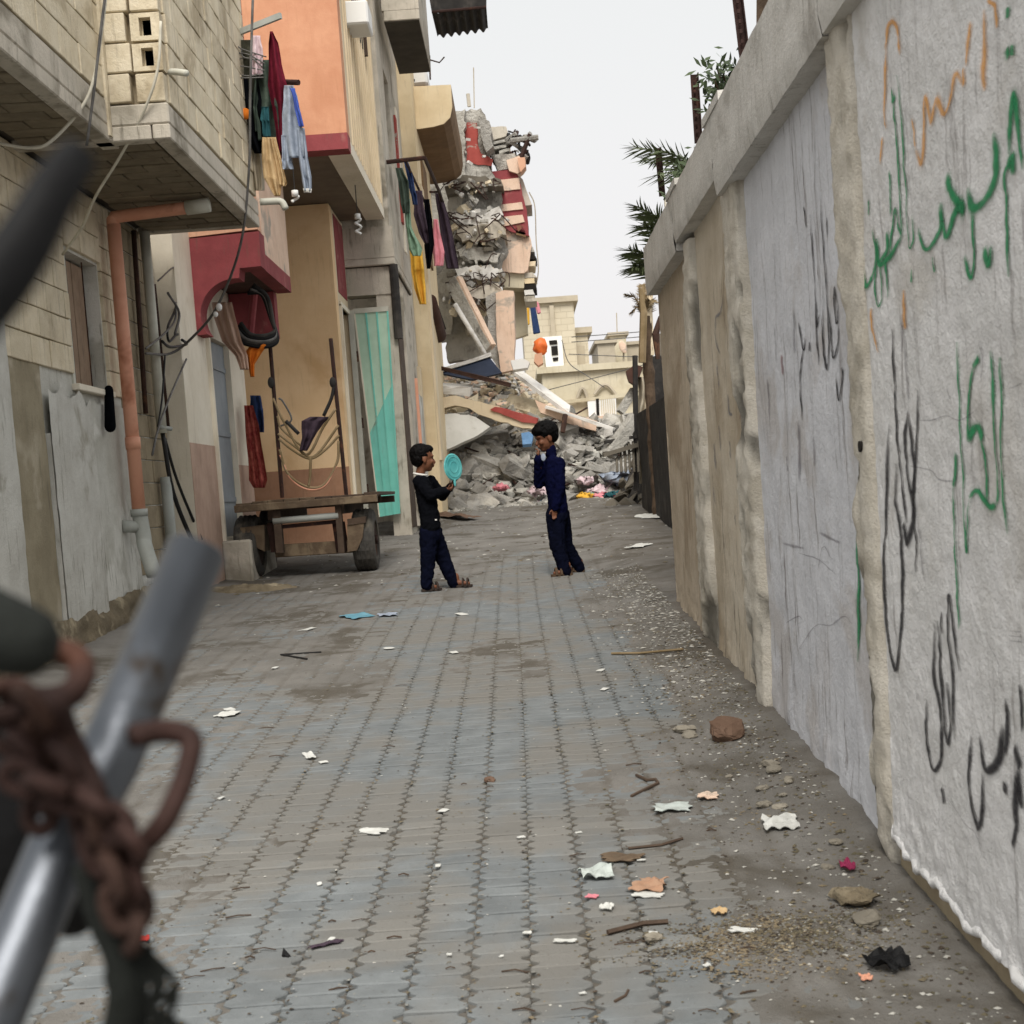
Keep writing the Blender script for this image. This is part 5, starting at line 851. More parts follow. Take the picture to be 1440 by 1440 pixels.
g2 = 'laundry on the rack of the grey house'
rk = thing('drying_rack', 'rusty metal drying rack on brackets of the grey house', 'rack', P(560, 228, Y=20)); MB().tube([P(535, 229, Y=20), P(597, 222, Y=20)], .03, 6).build('arm', 'rust_dark', rk); MB().tube([P(597, 222, Y=20), P(618, 270, Y=22.6), P(626, 300, Y=23.5)], .028, 6).build('rail', 'rust_dark', rk); MB().tube([P(570, 226, Y=20.2), P(600, 290, Y=22.8)], .02, 6).build('rail', 'rust_dark', rk); MB().tube([P(605, 270, Y=22.2), P(618, 270, Y=22.6)], .02, 6).build('cross_bar', 'rust_dark', rk)
garment('green_jacket', 'grey green jacket nearest on the rack of the grey house', 'cl_darkgreen', [[(236, 556, 566), (255, 560, 574), (285, 563, 577), (300, 566, 576)]], 20.3, .05, 2, group=g2)
garment('green_scarf', 'pale green scarf hanging long from the rack', 'cl_green', [[(280, 569, 577), (320, 571, 579), (335, 573, 586), (350, 575, 594), (360, 580, 592)]], 20.4, .05, 2, group=g2)
garment('navy_shirt', 'navy and blue shirt second on the rack', 'cl_denim', [[(228, 568, 574), (250, 573, 581), (272, 577, 585), (288, 580, 587)]], 20.8, .04, 2, group=g2)
garment('purple_dress', 'dark purple grey dress on the rack', 'cl_purple', [[(268, 582, 593), (300, 582, 598), (325, 588, 602), (342, 596, 604)]], 21.2, .05, 2, group=g2)
garment('black_trousers', 'black trousers in the middle of the rack', 'cloth_black', [[(280, 596, 604), (310, 598, 608), (345, 597, 610), (378, 600, 605)]], 21.4, .04, 2, group=g2)
garment('pink_towel', 'pink towel hanging on the rack', 'cl_pink', [[(308, 609, 616), (330, 608, 620), (355, 609, 625), (374, 610, 623)]], 21.6, .03, 2, group=g2)
garment('yellow_sheet', 'long yellow sheet hanging lowest on the rack', 'cl_yellow', [[(352, 576, 594), (380, 578, 596), (405, 582, 598), (428, 590, 599)]], 21.0, .06, 2, group=g2)
garment('charcoal_coat', 'long charcoal coat at the far end of the rack', 'cl_purple', [[(272, 612, 620), (300, 616, 630), (345, 622, 640), (378, 628, 646)]], 23.0, .06, 2, group=g2)
garment('patterned_rug', 'red patterned rug hanging beside the grey door', 'cl_redrug', [[(570, 343, 356), (600, 345, 364), (640, 349, 370), (675, 350, 376), (686, 356, 372)]], 15.9, .06, 2.5, 'rug'); garment('blue_towel', 'white and blue towel hanging above the red rug', 'cl_denim', [[(556, 352, 366), (575, 352, 370), (608, 358, 371)]], 16.1, .05, 2, 'towel')
garment('pink_drape', 'dusty pink cloth bundled under the maroon arch', 'cl_redrug', [[(425, 298, 326), (450, 302, 332), (480, 312, 340), (500, 330, 348), (520, 338, 350)]], 14.9, .06, 3, 'cloth'); bpy.data.objects['pink_drape'].data.materials[0] = MATS['pink_dado']
garment('orange_rag', 'orange rag hanging below the black hoses', 'cl_orange', [[(484, 352, 376), (494, 346, 370), (512, 349, 358), (530, 352, 358)]], 15.0, .04, 2, 'rag')
hz_ = thing('hose_coil', 'coil of black hoses hung under the maroon balcony', 'hose', P(365, 485, Y=15)); 
for k in range(5): MB().tube(cat_([P(348+2*k, 412-3*k, Y=15.0), P(368+2*k, 414+k, Y=15.05), P(380+k, 445+2*k, Y=15.1), P(390-k, 478-3*k, Y=15.1), P(372, 488-4*k, Y=15), P(340+3*k, 482-3*k, Y=14.95), P(326+3*k, 470-4*k, Y=14.95)], 6), .022, 6).build('hose', ['black_plastic', 'char', 'cable_grey', 'black_plastic', 'char'][k], hz_, True)
MB().tube([P(358, 408, Y=15.3), P(352, 470, Y=15.3)], .04, 8).build('maroon_pole', 'maroon', hz_)
kb = MB(); ka, kb_ = G(283, 838), G(452, 824); kb.grid(lambda u, v: (ka.x+(kb_.x-ka.x)*u+.05*fr(u*6, v*3, 2), ka.y+(kb_.y-ka.y)*u+.42*(v-.5)+.06*fr(u*5, v*2, 7), g0(ka.y+(kb_.y-ka.y)*u)-.02+.09*math.sin(math.pi*v)*math.sin(math.pi*min(1, .15+u))**.5*(1+.5*fr(u*9, v*4, 3))), 60, 14); struct(kb.build('pavement_edge', 'footing', None, True))
# ------------------------------------------------------------------ flatbed cart
YK = 14.5
ct = thing('hand_cart', 'old wooden flatbed cart on rubber tyres with two upright poles', 'cart', P(435, 812, Y=YK))
pl0 = P(330, 710, Y=YK); pr0 = P(533, 694, Y=YK); zt = pl0.z; zt2 = pr0.z
def bz(x): return zt+(zt2-zt)*(x-pl0.x)/(pr0.x-pl0.x)
nb = 9
for k in range(nb):
    a = pl0.x+(pr0.x-pl0.x)*k/nb; b = pl0.x+(pr0.x-pl0.x)*(k+1)/nb-.008; z = bz((a+b)/2)+rnd.uniform(-.006, .01); y0 = YK+.07+rnd.uniform(-.03, .03)
    MB().box(a, b, y0, YK+2.0+rnd.uniform(-.1, .1), z-.02, z+.015).build('plank', rnd.choice(['wood', 'wood', 'wood_dark']), ct, bevel=.004)
MB().beam((pl0.x, YK, zt-.045), (pr0.x-.02, YK, zt2-.045), .09, .075).build('front_rail', 'wood', ct, bevel=.006); MB().beam((pl0.x+.05, YK+1.9, zt-.06), (pr0.x-.02, YK+1.9, zt2-.06), .09, .075).build('rear_rail', 'wood_dark', ct)
for (a, b) in ((382, 395), (470, 481)): 
    u = P(a, 706, Y=YK+.02); w_ = P(b, 736, Y=YK+.02); MB().box(u.x, w_.x, YK+.03, YK+.12, w_.z-.3, bz(u.x)-.09).build('bracket', 'wood_dark', ct)
MB().tube([P(384, 733, Y=YK+.05), P(476, 725, Y=YK+.05)], .035, 10).build('cross_pipe', 'pipe_grey', ct, True); MB().beam(P(388, 775, Y=YK+.25), P(500, 768, Y=YK+.25), .12, .13).build('axle_beam', 'wood', ct, bevel=.008); MB().beam(P(385, 742, Y=YK+.1), P(478, 733, Y=YK+.1), .05, .04).build('cross_bar', 'rust_dark', ct)
for x_ in (384, 476): MB().beam(P(x_, 735, Y=YK+.15), P(x_+6, 775, Y=YK+.2), .1, .1).build('spring_block', 'rust_dark', ct)
MB().beam((pl0.x+.35, YK+.1, zt-.13), (pl0.x+.4, YK+1.9, zt-.13), .08, .1).build('side_beam', 'wood_dark', ct); MB().beam((pr0.x-.42, YK+.1, zt2-.13), (pr0.x-.42, YK+1.9, zt2-.13), .08, .1).build('side_beam', 'wood_dark', ct)
def wheel(x0, x1, ytop, ybot, Y):
    a = P(x0, ybot, Y=Y); b = P(x1, ybot, Y=Y); tp = P(x1, ytop, Y=Y); xc = (a.x+b.x)/2; zg = gz(xc, Y)+.0; r = .325; c = V((xc, Y, zg+r-.008)); w_ = (b.x-a.x)
    ty = MB(); prof = [(-.5, .62), (-.5, .86), (-.44, .95), (-.3, 1.0), (.3, 1.0), (.44, .95), (.5, .86), (.5, .62)]; n = 40; vs = []
    for k in range(n):
        t = 2*math.pi*k/n
        for (u, q) in prof:
            rr = r*q*(1-.02*(k % 2) if abs(u) < .4 else 1); vs.append((c.x+u*w_, c.y+rr*math.cos(t), c.z+rr*math.sin(t)))
    L_ = len(prof); ty.add(vs, [(k*L_+j, k*L_+(j+1) % L_, ((k+1) % n)*L_+(j+1) % L_, ((k+1) % n)*L_+j) for k in range(n) for j in range(L_)]); o = ty.build('wheel', 'rubber', ct)
    for u in (-.3, -.1, .1, .3): MB().tube([(c.x+u*w_, c.y+(r*1.004)*math.cos(2*math.pi*k/32), c.z+(r*1.004)*math.sin(2*math.pi*k/32)) for k in range(33)], .008, 4, cap=False).build('tread_rib', 'rubber', o)
    MB().tube([c+V((-.42*w_, 0, 0)), c+V((.42*w_, 0, 0))], r*.6, 20).build('rim', 'rust', o); MB().tube([c+V((-.55*w_, 0, 0)), c+V((.55*w_, 0, 0))], .05, 10).build('hub', 'rust_dark', o)
wheel(340, 372, 752, 815, YK+.4); wheel(374, 388, 752, 812, YK+1.3); wheel(503, 534, 725, 812, YK+.4)
poly([(337, 742), (372, 738), (372, 776), (364, 772), (352, 766), (340, 752)], YK+.12, YK+.6, 'mudguard', 'wood', ct, bevel=.005); poly([(488, 737), (512, 732), (510, 756), (502, 774), (489, 776)], YK+.06, YK+.09, 'mudguard', 'wood', ct); poly([(488, 730), (514, 726), (514, 735), (489, 739)], YK+.05, YK+.7, 'mudguard_top', 'wood_dark', ct)
for (a, b) in (((380, 488), (397, 700)), ((465, 476), (487, 696))): MB().tube([P(a[0], a[1], Y=15.2), P(b[0], b[1], Y=15.2)], .022, 7).build('pole', 'rust_dark', ct)
for (x_, y_) in ((381, 538), (468, 538)): MB().ell(P(x_, y_, Y=15.18), (.035, .03, .06)).build('rope_knot', 'char', ct, True)
for (pts, r_, mt) in (([(384, 560), (400, 595), (430, 640), (455, 600), (472, 575)], .014, 'palm_dry'), ([(390, 585), (396, 603), (425, 628)], .012, 'palm_dry'), ([(391, 610), (420, 632), (437, 643), (452, 632), (476, 598)], .014, 'palm_dry'), ([(392, 617), (410, 632), (436, 645), (458, 632), (477, 612)], .014, 'palm_dry'), ([(393, 632), (404, 665), (430, 684), (455, 682), (474, 650), (476, 620)], .014, 'palm_dry'), ([(394, 640), (408, 672), (432, 688), (457, 683), (473, 655)], .012, 'pipe_orange'), ([(437, 643), (436, 670), (434, 684)], .016, 'palm_dry'), ([(470, 540), (466, 560), (455, 585)], .02, 'cable_black'), ([(393, 600), (410, 590), (398, 565), (392, 560)], .010, 'cable_grey'), ([(402, 592), (420, 610)], .022, 'cable_black')): MB().tube(cat_([P(x, y, Y=15.18) for x, y in pts], 6), r_, 6).build('rope', mt, ct, True)
garment('maroon_rag', 'ragged dark maroon cloth caught on the cart ropes', 'cl_maroon', [[(586, 436, 462), (592, 424, 458), (605, 424, 448), (618, 424, 440), (634, 421, 432)]], 15.15, .03, 2, 'rag'); bpy.data.objects['maroon_rag'].data.materials[0] = MATS['cl_purple']
# ------------------------------------------------------------------ people
def hand(m, wrist, dirv, side, s=1.0, curl=.5, spread=None):
    d = V(dirv).normalized(); sd = V(side).normalized(); nrm = d.cross(sd).normalized(); w_ = V(wrist); palm = w_+d*.05*s
    m.obox(w_+d*.036*s, (.055*s, .07*s, .024*s), Matrix((sd, d, nrm)).transposed())
    for k, l in enumerate((.046, .054, .05, .04)):
        b = w_+d*.066*s+sd*(-.021+.014*k)*s; e = b+(d*math.cos(curl*.6)+nrm*math.sin(curl*.6)).normalized()*l*.55*s; f = e+(d*math.cos(curl*1.5)+nrm*math.sin(curl*1.5)).normalized()*l*.5*s; m.cap(b, e, .0075*s, .007*s, 6); m.cap(e, f, .007*s, .006*s, 6)
    b = w_+d*.02*s-sd*.026*s; e = b+(d*.6-sd*.7+nrm*.3).normalized()*.034*s; m.cap(b, e, .0095*s, .008*s, 6); m.cap(e, e+(d*.9-sd*.15+nrm*.5).normalized()*.026*s, .008*s, .007*s, 6)
def head(m, c, fwd, s=1.0, tilt=0):
    f = V(fwd).normalized(); u = V((0, 0, 1)); u = (u-f*u.dot(f)).normalized(); l = u.cross(f); M = Matrix((f, l, u)).transposed(); q = lambda a, b, z: V(c)+M @ V((a*s, b*s, z*s))
    m.ell(q(-.008, 0, .028), (.088*s, .070*s, .088*s), M); m.ell(q(.018, 0, -.03), (.062*s, .058*s, .075*s), M); m.ell(q(.045, 0, -.082), (.030*s, .03*s, .022*s), M); m.cap(q(.08, 0, .0), q(.094, 0, -.028), .008*s, .0125*s, 8)
    m.ell(q(.082, 0, -.05), (.012*s, .02*s, .008*s), M); m.ell(q(.08, 0, -.062), (.012*s, .018*s, .008*s), M); m.ell(q(.07, 0, .022), (.016*s, .05*s, .012*s), M)
    for b in (-1, 1): m.ell(q(-.005, b*.070, -.012), (.018*s, .008*s, .030*s), M); m.ell(q(.062, b*.035, -.025), (.02*s, .018*s, .02*s), M)
    return q, M
def folds(o, amp, fx=16, fz=26):
    me = o.data; me.update(); nn = [v.normal.copy() for v in me.vertices]
    for v, n_ in zip(me.vertices, nn):
        c_ = v.co; d = 1-2*abs(fr(c_.x*fx+c_.z*6, c_.y*fx, c_.z*fz*.6-c_.x*8, 3)); v.co += n_*amp*(d-.6)
    me.update(); return o
def person(label, Yk, faceX, J, H, top, bottom, sandal, hairf, arms, feet, hands, sz, collar=None, extra=None):
    pj_ = lambda a, b, d=0: P(a, b, Y=Yk+d)
    root = thing('person', label, 'person', J['base'])
    b = MB(); hc = J['head']; q, M = head(b, hc, J['face'], H); nk = J['neck']; b.cap(nk, V(hc)+M @ V((-.012, 0, -.06))*H, .045*sz, .042*sz); tor = J['torso']
    for i in range(len(tor)-1): b.cap(tor[i][0]+V((0, .0, 0)), tor[i+1][0], tor[i][1]*.85, tor[i+1][1]*.85)
    for A_ in arms:
        for i in range(len(A_)-1): b.cap(A_[i][0], A_[i+1][0], A_[i][1]*.8, A_[i+1][1]*.8)
    for L_ in J['legs']:
        for i in range(len(L_)-1): b.cap(L_[i][0], L_[i+1][0], L_[i][1]*.75, L_[i+1][1]*.75)
    for (a, t_) in feet: b.cap(a+(V(t_)-a)*.12+V((0, 0, .03)), V(t_)+V((0, 0, .018)), .028*sz, .018*sz); b.cap(a+(V(t_)-a)*.08+V((0, 0, .09)), a+(V(t_)-a)*.1+V((0, 0, .03)), .028*sz, .028*sz)
    for h_ in hands: hand(b, *h_)
    remesh(b, 'body', 'skin', root, .0065, 3)
    t_ = MB()
    for i in range(len(tor)-1):
        for dy_ in (-.055*sz, .055*sz): t_.cap(tor[i][0]+V((0, dy_, 0)), tor[i+1][0]+V((0, dy_, 0)), tor[i][1], tor[i+1][1])
    for A_ in arms:
        for i in range(len(A_)-1): t_.cap(A_[i][0], A_[i+1][0], A_[i][1], A_[i+1][1])
    if collar: t_.cap(nk-V((0, 0, .02)), nk+V((0, 0, .03)), .055*sz, .05*sz)
    for e in (extra or []): t_.cap(*e)
    folds(remesh(t_, 'top', top, root, .009, 4), .007)
    l_ = MB()
    for L_ in J['legs']:
        for i in range(len(L_)-1): l_.cap(L_[i][0], L_[i+1][0], L_[i][1], L_[i+1][1])
    hp_ = J['hip']
    for dy_ in (-.045*sz, .045*sz): l_.cap(hp_[0]+V((0, dy_, 0)), hp_[1]+V((0, dy_, 0)), hp_[2], hp_[3])
    folds(remesh(l_, 'trousers', bottom, root, .009, 4), .007)
    h2 = MB(); 
    for (a, b_, z, r_) in hairf: h2.ell(q(a, b_, z), tuple(k*H for k in r_), M)
    hr = folds(remesh(h2, 'hair', 'hair', root, .006, 2), .005, 45, 30)
    for i, (a, t_) in enumerate(feet):
        d = (V(t_)-V(a)); d.z = 0; d.normalize(); s_ = d.cross(V((0, 0, 1))); c0 = V(a)-d*.028; c1 = V(t_)+d*.035; z = min(a.z, t_.z); o = MB(); pts = []
        for (k, w_) in ((0, .022), (.12, .029), (.4, .028), (.7, .035), (.92, .032), (1, .016)): pts.append((c0.lerp(c1, k), w_*sz))
        lo = [p+s_*w_ for p, w_ in pts]+[p-s_*w_ for p, w_ in pts[::-1]]
        so_ = o.prism([V((p.x, p.y, z-.012)) for p in lo], [V((p.x, p.y, z+.008)) for p in lo]).build('sandal', sandal, root)
        for k in (.55, .78):
            p = c0.lerp(c1, k); MB().tube(cat_([V((p.x, p.y, z))+s_*.04*sz, V((p.x, p.y, z+.05))+s_*.026*sz, V((p.x, p.y, z+.062)), V((p.x, p.y, z+.05))-s_*.026*sz, V((p.x, p.y, z))-s_*.04*sz], 4), .012, 6, sq=.5).build('strap', sandal, so_)
    return root, q, M
# boy in black, left
Yl = 12.55; p = lambda a, b, d=0.0: P(a, b, Y=Yl+d)
gl_ = gz(-.75, Yl)+.016
fa = p(597, 826, -.06); fa.z = gz(fa.x, fa.y)+.016; fb = p(641, 824, .10); fb.z = gz(fb.x, fb.y)+.016
Jl = dict(base=(p(615, 830).x, Yl, gl_), head=p(595, 645), face=(.93, .30, -.06), neck=p(591, 665), torso=[(p(594, 680), .074), (p(600, 702), .086), (p(604, 724), .088), (p(606, 742), .088)],
  hip=(p(605, 734), p(607, 752), .082, .090), legs=[[(p(603, 748, -.05), .088), (p(602, 785, -.06), .072), (p(600, 822, -.06), .055)], [(p(609, 748, .06), .086), (p(623, 785, .09), .070), (p(638, 820, .10), .053)]])
al = [[(p(589, 677, -.09), .058), (p(604, 697, -.14), .054), (p(626, 690, -.12), .042)], [(p(606, 676, .11), .05), (p(622, 698, .16), .044), (p(634, 684, .05), .036)]]
pL, q, M = person('boy in black sweater and dark trousers facing right, holding a turquoise disc', Yl, 1, Jl, 1.08, 'cloth_black', 'trouser_navy', 'sandal', [(-.022, 0, .040, (.094, .078, .086)), (-.045, 0, .0, (.062, .072, .07)), (.03, 0, .075, (.055, .062, .04))], al, [(fa, fa+V((.115, .03, 0))), (fb, fb+V((.115, -.02, 0)))],
  [(p(628, 690, -.12), (.9, .35, .35), (.1, .9, -.3), .8, .9), (p(633, 685, .04), (.5, -.3, .6), (.3, .8, -.2), .8, .9)], .95)
MB().tube(cat_([Jl['neck']+V((.055*math.cos(k), .05*math.sin(k), -.012+.012*math.cos(k+3.4))) for k in [i*.45 for i in range(15)]], 3), .011, 6).build('collar', 'cloth_white', pL, True)
MB().obox(p(612, 731, -.12), (.03, .004, .012)).build('belt_tag', 'cloth_white', pL)
dc = p(637, 657, -.04); t = thing('turquoise_disc', 'round turquoise textured disc held up by the boy in black', 'disc', dc); ax = V((.78, -.62, .05)).normalized(); s1_ = ax.cross(V((0, 0, 1))).normalized(); s2_ = s1_.cross(ax)
pr_ = [(-.008, .0), (-.008, .112), (0, .12), (.008, .112), (.008, 0)]; n = 36; m = MB(); vs = [dc+ax*u+(s1_*math.cos(2*math.pi*k/n)+s2_*math.sin(2*math.pi*k/n))*r_ for k in range(n) for (u, r_) in pr_]
m.add(vs, [(k*5+j, k*5+j+1, ((k+1) % n)*5+j+1, ((k+1) % n)*5+j) for k in range(n) for j in range(4)]); m.build('plate', 'disc', t, False)
for r_ in (.05, .09): MB().tube([dc+ax*.008+(s1_*math.cos(2*math.pi*k/n)+s2_*math.sin(2*math.pi*k/n))*r_ for k in range(n+1)], .004, 5, cap=False).build('ring_groove', 'disc', t)
MB().cap(dc-s2_*.115, dc-s2_*.16, .012, .010).build('handle', 'disc', t, True)
# boy in navy, right
Yr = 13.15; p = lambda a, b, d=0.0: P(a, b, Y=Yr+d)
fa = p(801, 808, -.08); fa.z = gz(fa.x, fa.y)+.016; fb = p(818, 804, .14); fb.z = gz(fb.x, fb.y)+.016
Jr = dict(base=(p(795, 812).x, Yr, gz(.3, Yr)), head=p(768, 615), face=(-.90, -.28, -.26), neck=p(775, 636), torso=[(p(778, 653), .080), (p(779, 676), .092), (p(783, 698), .090), (p(785, 716), .092)],
  hip=(p(784, 706), p(785, 728), .088, .096), legs=[[(p(781, 724, -.05), .094), (p(784, 768, -.07), .076), (p(795, 804, -.08), .060)], [(p(788, 724, .06), .092), (p(796, 768, .11), .070), (p(815, 798, .14), .054)]])
ar = [[(p(786, 652, -.10), .062), (p(787, 686, -.13), .056), (p(781, 713, -.14), .045)], [(p(769, 652, .09), .058), (p(758, 680, .02), .052), (p(757, 645, -.10), .042)]]
pR, q, M = person('boy in navy sweater with bowed head facing left, one hand at his mouth', Yr, -1, Jr, 1.16, 'cloth_navy', 'trouser_navy', 'sandal_tan', [(-.020, 0, .044, (.098, .084, .088)), (-.045, 0, .005, (.060, .074, .066)), (.045, 0, .068, (.056, .070, .046)), (.0, 0, .10, (.07, .065, .035))], ar, [(fa, fa+V((-.135, -.03, 0))), (fb, fb+V((-.115, .02, 0)))],
  [(p(780, 714, -.14), (-.12, 0, -1), (.9, .2, 0), .9, .4), (p(757, 643, -.10), (.15, -.1, 1), (.2, .9, 0), .85, 1.2)], 1.02, collar=True)
MB().ell(p(764, 643, -.13), (.022, .006, .035)).build('chest_print', 'cl_greyblue', pR, True)
# ------------------------------------------------------------------ blurred things right in front of the camera
YF = .6
sb = thing('steel_bar', 'blurred steel tube slanting across the lower left corner in front', 'bar', P(150, 1100, Y=YF))
MB().tube([P(282, 762, Y=.66), P(276, 775, Y=.66), P(150, 1075, Y=.6), P(90, 1180, Y=.58), P(-10, 1420, Y=.54), P(-60, 1540, Y=.52)], [.0105, .0138, .0138, .0136, .0132, .013], 24).build('tube', 'steel', sb, True)
ch_ = thing('rusty_chain', 'blurred rusty chain and shackles wound round the steel tube', 'chain', P(120, 1150, Y=.55))
def ring(pts, r, Y, nm, mt='rust_dark'): MB().tube(cat_([P(x, y, Y=Y+.012*math.sin(i)) for i, (x, y) in enumerate(pts)], 6), r, 8).build(nm, mt, ch_, True)
ring([(40, 925), (75, 915), (108, 925), (115, 950), (100, 975), (60, 985), (10, 975)], .0055, .56, 'hook'); ring([(185, 1035), (235, 1028), (268, 1040), (262, 1085), (240, 1140), (220, 1170), (195, 1190), (165, 1180), (150, 1165)], .0048, .555, 'shackle')
ring([(70, 985), (85, 1030), (110, 1080), (130, 1130)], .0075, .54, 'link'); ring([(40, 1000), (60, 1060), (75, 1110)], .0065, .55, 'link')
def chain(path, n, L_, W_, r, Y, mt):
    c = cat_([V((x, y, 0)) for x, y in path], 12); acc = [0]
    for a, b in zip(c, c[1:]): acc.append(acc[-1]+(b-a).length)
    for k in range(n):
        s_ = acc[-1]*(k+.5)/n; i = max(j for j in range(len(acc)) if acc[j] <= s_); a = c[i]; t = (c[min(i+1, len(c)-1)]-c[max(0, i-1)]).normalized(); nr = V((-t.y, t.x, 0)); flat = .35 if k % 2 else 1; pts = []
        for q in range(17):
            th = 2*math.pi*q/16; cx_ = math.copysign(abs(math.cos(th))**.7, math.cos(th)); o = a+t*cx_*L_/2+nr*math.sin(th)*W_/2*flat; pts.append(P(o.x, o.y, Y=Y+(.010*math.sin(th) if k % 2 else .002)))
        MB().tube(pts, r, 8, cap=False).build('link', mt if k % 3 else 'rust_dark', ch_, True)
chain([(-10, 985), (40, 990), (75, 1050), (110, 1110), (135, 1180), (160, 1240), (178, 1300)], 9, 62, 40, .0036, .545, 'rust'); chain([(20, 1090), (70, 1110), (125, 1130), (165, 1165), (195, 1200)], 6, 54, 36, .0034, .535, 'rust_dark'); chain([(0, 1030), (30, 1050), (60, 1100), (55, 1160)], 5, 54, 36, .0034, .55, 'rust_dark'); chain([(120, 1150), (150, 1200), (185, 1230), (190, 1290), (185, 1330)], 6, 50, 34, .0033, .55, 'rust')
tr = thing('frayed_strap', 'blurred dark frayed strap hanging below the chain', 'strap', P(190, 1330, Y=.55)); MB().tube(cat_([P(130, 1210, Y=.56), P(150, 1280, Y=.56), P(175, 1340, Y=.56), P(180, 1400, Y=.56), P(165, 1470, Y=.56)], 5), [.0095]*21, 8, sq=.5).build('strap', 'canvas_dark', tr, True)
for k in range(26): MB().tube(cat_([P(185+rnd.uniform(-30, 30), 1330, Y=.56), P(205+rnd.uniform(-55, 45), 1385, Y=.56), P(205+rnd.uniform(-75, 60), 1450, Y=.57)], 4), .0016, 4).build('frayed_thread', 'canvas_dark', tr)
bk = thing('tool_bag', 'blurred black bag behind the chain at the left edge', 'bag', P(30, 1180, Y=.62)); m = MB(); m.ell(P(5, 1140, Y=.66), (.028, .02, .05), None, 18, 12).ell(P(95, 1230, Y=.66), (.02, .016, .03), None, 18, 12); remesh(m, 'bag_body', 'black_plastic', bk, .003, 4)
tag(MB().cap(P(-40, 880, Y=.5), P(30, 900, Y=.5), .0165, .0135, 16).build('canvas_roll', 'canvas_dark', None, True), 'blurred dark green canvas roll at the left edge', 'roll')
tag(MB().tube(cat_([P(-60, 455, Y=.32), P(20, 365, Y=.33), P(75, 270, Y=.34), P(112, 215, Y=.35)], 6), [.0088-.004*i/18 for i in range(19)], 14, sq=.7).build('handle_grip', 'black_plastic', None, True), 'blurred black handle grip at the upper left edge', 'handle')
# ------------------------------------------------------------------ litter and stones
def on(px, py, h=0):
    q = G(px, py); q = G(px, py, dust(q.x, q.y)); q.z = gz(q.x, q.y)
    z = max(q.z, g0(q.y)+.009) if -2.9 < q.x < .7 and q.y < 13 else q.z
    return V((q.x, q.y, z+h))
def scrap(name, label, px, py, w_, d_, mt, lift=.012, yaw=None, cat='litter', group=None, n=6):
    c = on(px, py); s = c.y/F; a = rnd.uniform(-.5, .5) if yaw is None else yaw; sd = rnd.uniform(0, 90); wm, dm = w_*s, d_*s*c.y/1.15*.9; m = MB()
    out = [1+.35*noise.noise(V((sd, k*1.3, 0))) for k in range(14)]
    def fn(u, v, off):
        x = (u-.5)*wm*(.8+.4*noise.noise(V((sd, v*3, 1)))); y = (v-.5)*dm*(.8+.4*noise.noise(V((sd, u*3, 5)))); z = lift*(.25+.9*abs(noise.noise(V((u*2.3+sd, v*2.3, 2)))))+.003+off
        return V((c.x+x*math.cos(a)-y*math.sin(a), c.y+x*math.sin(a)+y*math.cos(a), c.z+z+SLOPE*(y*math.cos(a)+x*math.sin(a))))
    m.grid(lambda u, v: fn(u, v, .001), n, n); m.grid(lambda u, v: fn(u, v, -.001), n, n)
    return tag(m.build(name, mt, None, False), label, cat, group)
for a in (('paper_scrap', 'crumpled white paper lying by the foot of the lilac wall bay', 1098, 1158, 58, 22, 'paper', .03), ('paper_scrap', 'torn white paper flat on the middle of the paving', 525, 1173, 46, 9, 'paper', .006), ('cardboard_piece', 'torn tan cardboard piece near the right of the paving', 914, 1254, 58, 20, 'cardboard', .025), ('paper_strip', 'white paper strip under the cardboard piece', 912, 1265, 50, 9, 'paper', .006), ('plastic_wrapper', 'clear plastic wrapper twisted on the paving', 840, 1236, 56, 18, 'plastic_clear', .03), ('plastic_wrapper', 'pale flat plastic wrapper right of the bent twig', 945, 1138, 62, 12, 'plastic_clear', .015), ('wrapper', 'orange and white wrapper corner near the wall', 996, 1124, 34, 10, 'pale_peach', .02), ('magenta_flower', 'magenta crumpled scrap at the foot of the pilaster', 1192, 1220, 26, 16, 'magenta', .035), ('paper_stick', 'small white stick of paper low on the paving', 795, 1330, 40, 5, 'paper', .004), ('jar_lid', 'round white lid on the dusty paving at the left', 435, 1066, 17, 10, 'paper', .012), ('card_scrap', 'white card with dark edge on the dusty left paving', 320, 1007, 34, 7, 'paper', .014), ('blue_wrapper', 'light blue wrapper lying before the cart', 503, 868, 42, 7, 'blue_plastic', .02), ('blue_wrapper', 'white and blue packet beside the light blue wrapper', 545, 866, 38, 5, 'cl_greyblue', .02), ('red_cap', 'small red scrap beside the frayed strap', 203, 1325, 18, 7, 'red_bit', .012), ('purple_strap', 'dark purple strap on the lower paving', 458, 1335, 58, 5, 'cl_purple', .008), ('brown_cardboard', 'brown flattened strip of cardboard on the paving', 874, 1214, 70, 12, 'wood', .012), ('yellow_leaf', 'small yellow scrap by the soil patch', 1012, 1288, 26, 9, 'cl_beige', .02), ('white_scrap', 'narrow white scrap at the edge of the soil patch', 1045, 1309, 46, 7, 'paper', .008), ('black_bag', 'black plastic bag crumpled at the wall foot', 1250, 1362, 58, 24, 'black_plastic', .05), ('orange_peel', 'small orange peel next to the black bag', 1218, 1380, 20, 8, 'pipe_orange', .012), ('pale_wrapper', 'pale paper at the far right of the paving near the wall end', 912, 730, 40, 8, 'paper', .03), ('pale_wrapper', 'second pale paper below the one near the wall end', 900, 770, 30, 5, 'paper', .02), ('pink_wrapper', 'small pink and white wrapper left of the clear one', 833, 1267, 22, 5, 'cl_pink', .006), ('crumpled_tissue', 'small crumpled tissue left of the cardboard piece', 855, 1283, 20, 8, 'paper', .02), ('brown_sack', 'brown crumpled rag on the road behind the boy in black', 640, 727, 30, 10, 'stone_brown', .12)):
    scrap(a[0], a[1], *a[2:7], lift=a[7], n=12 if a[3] > 0 and a[4] > 40 else 7)
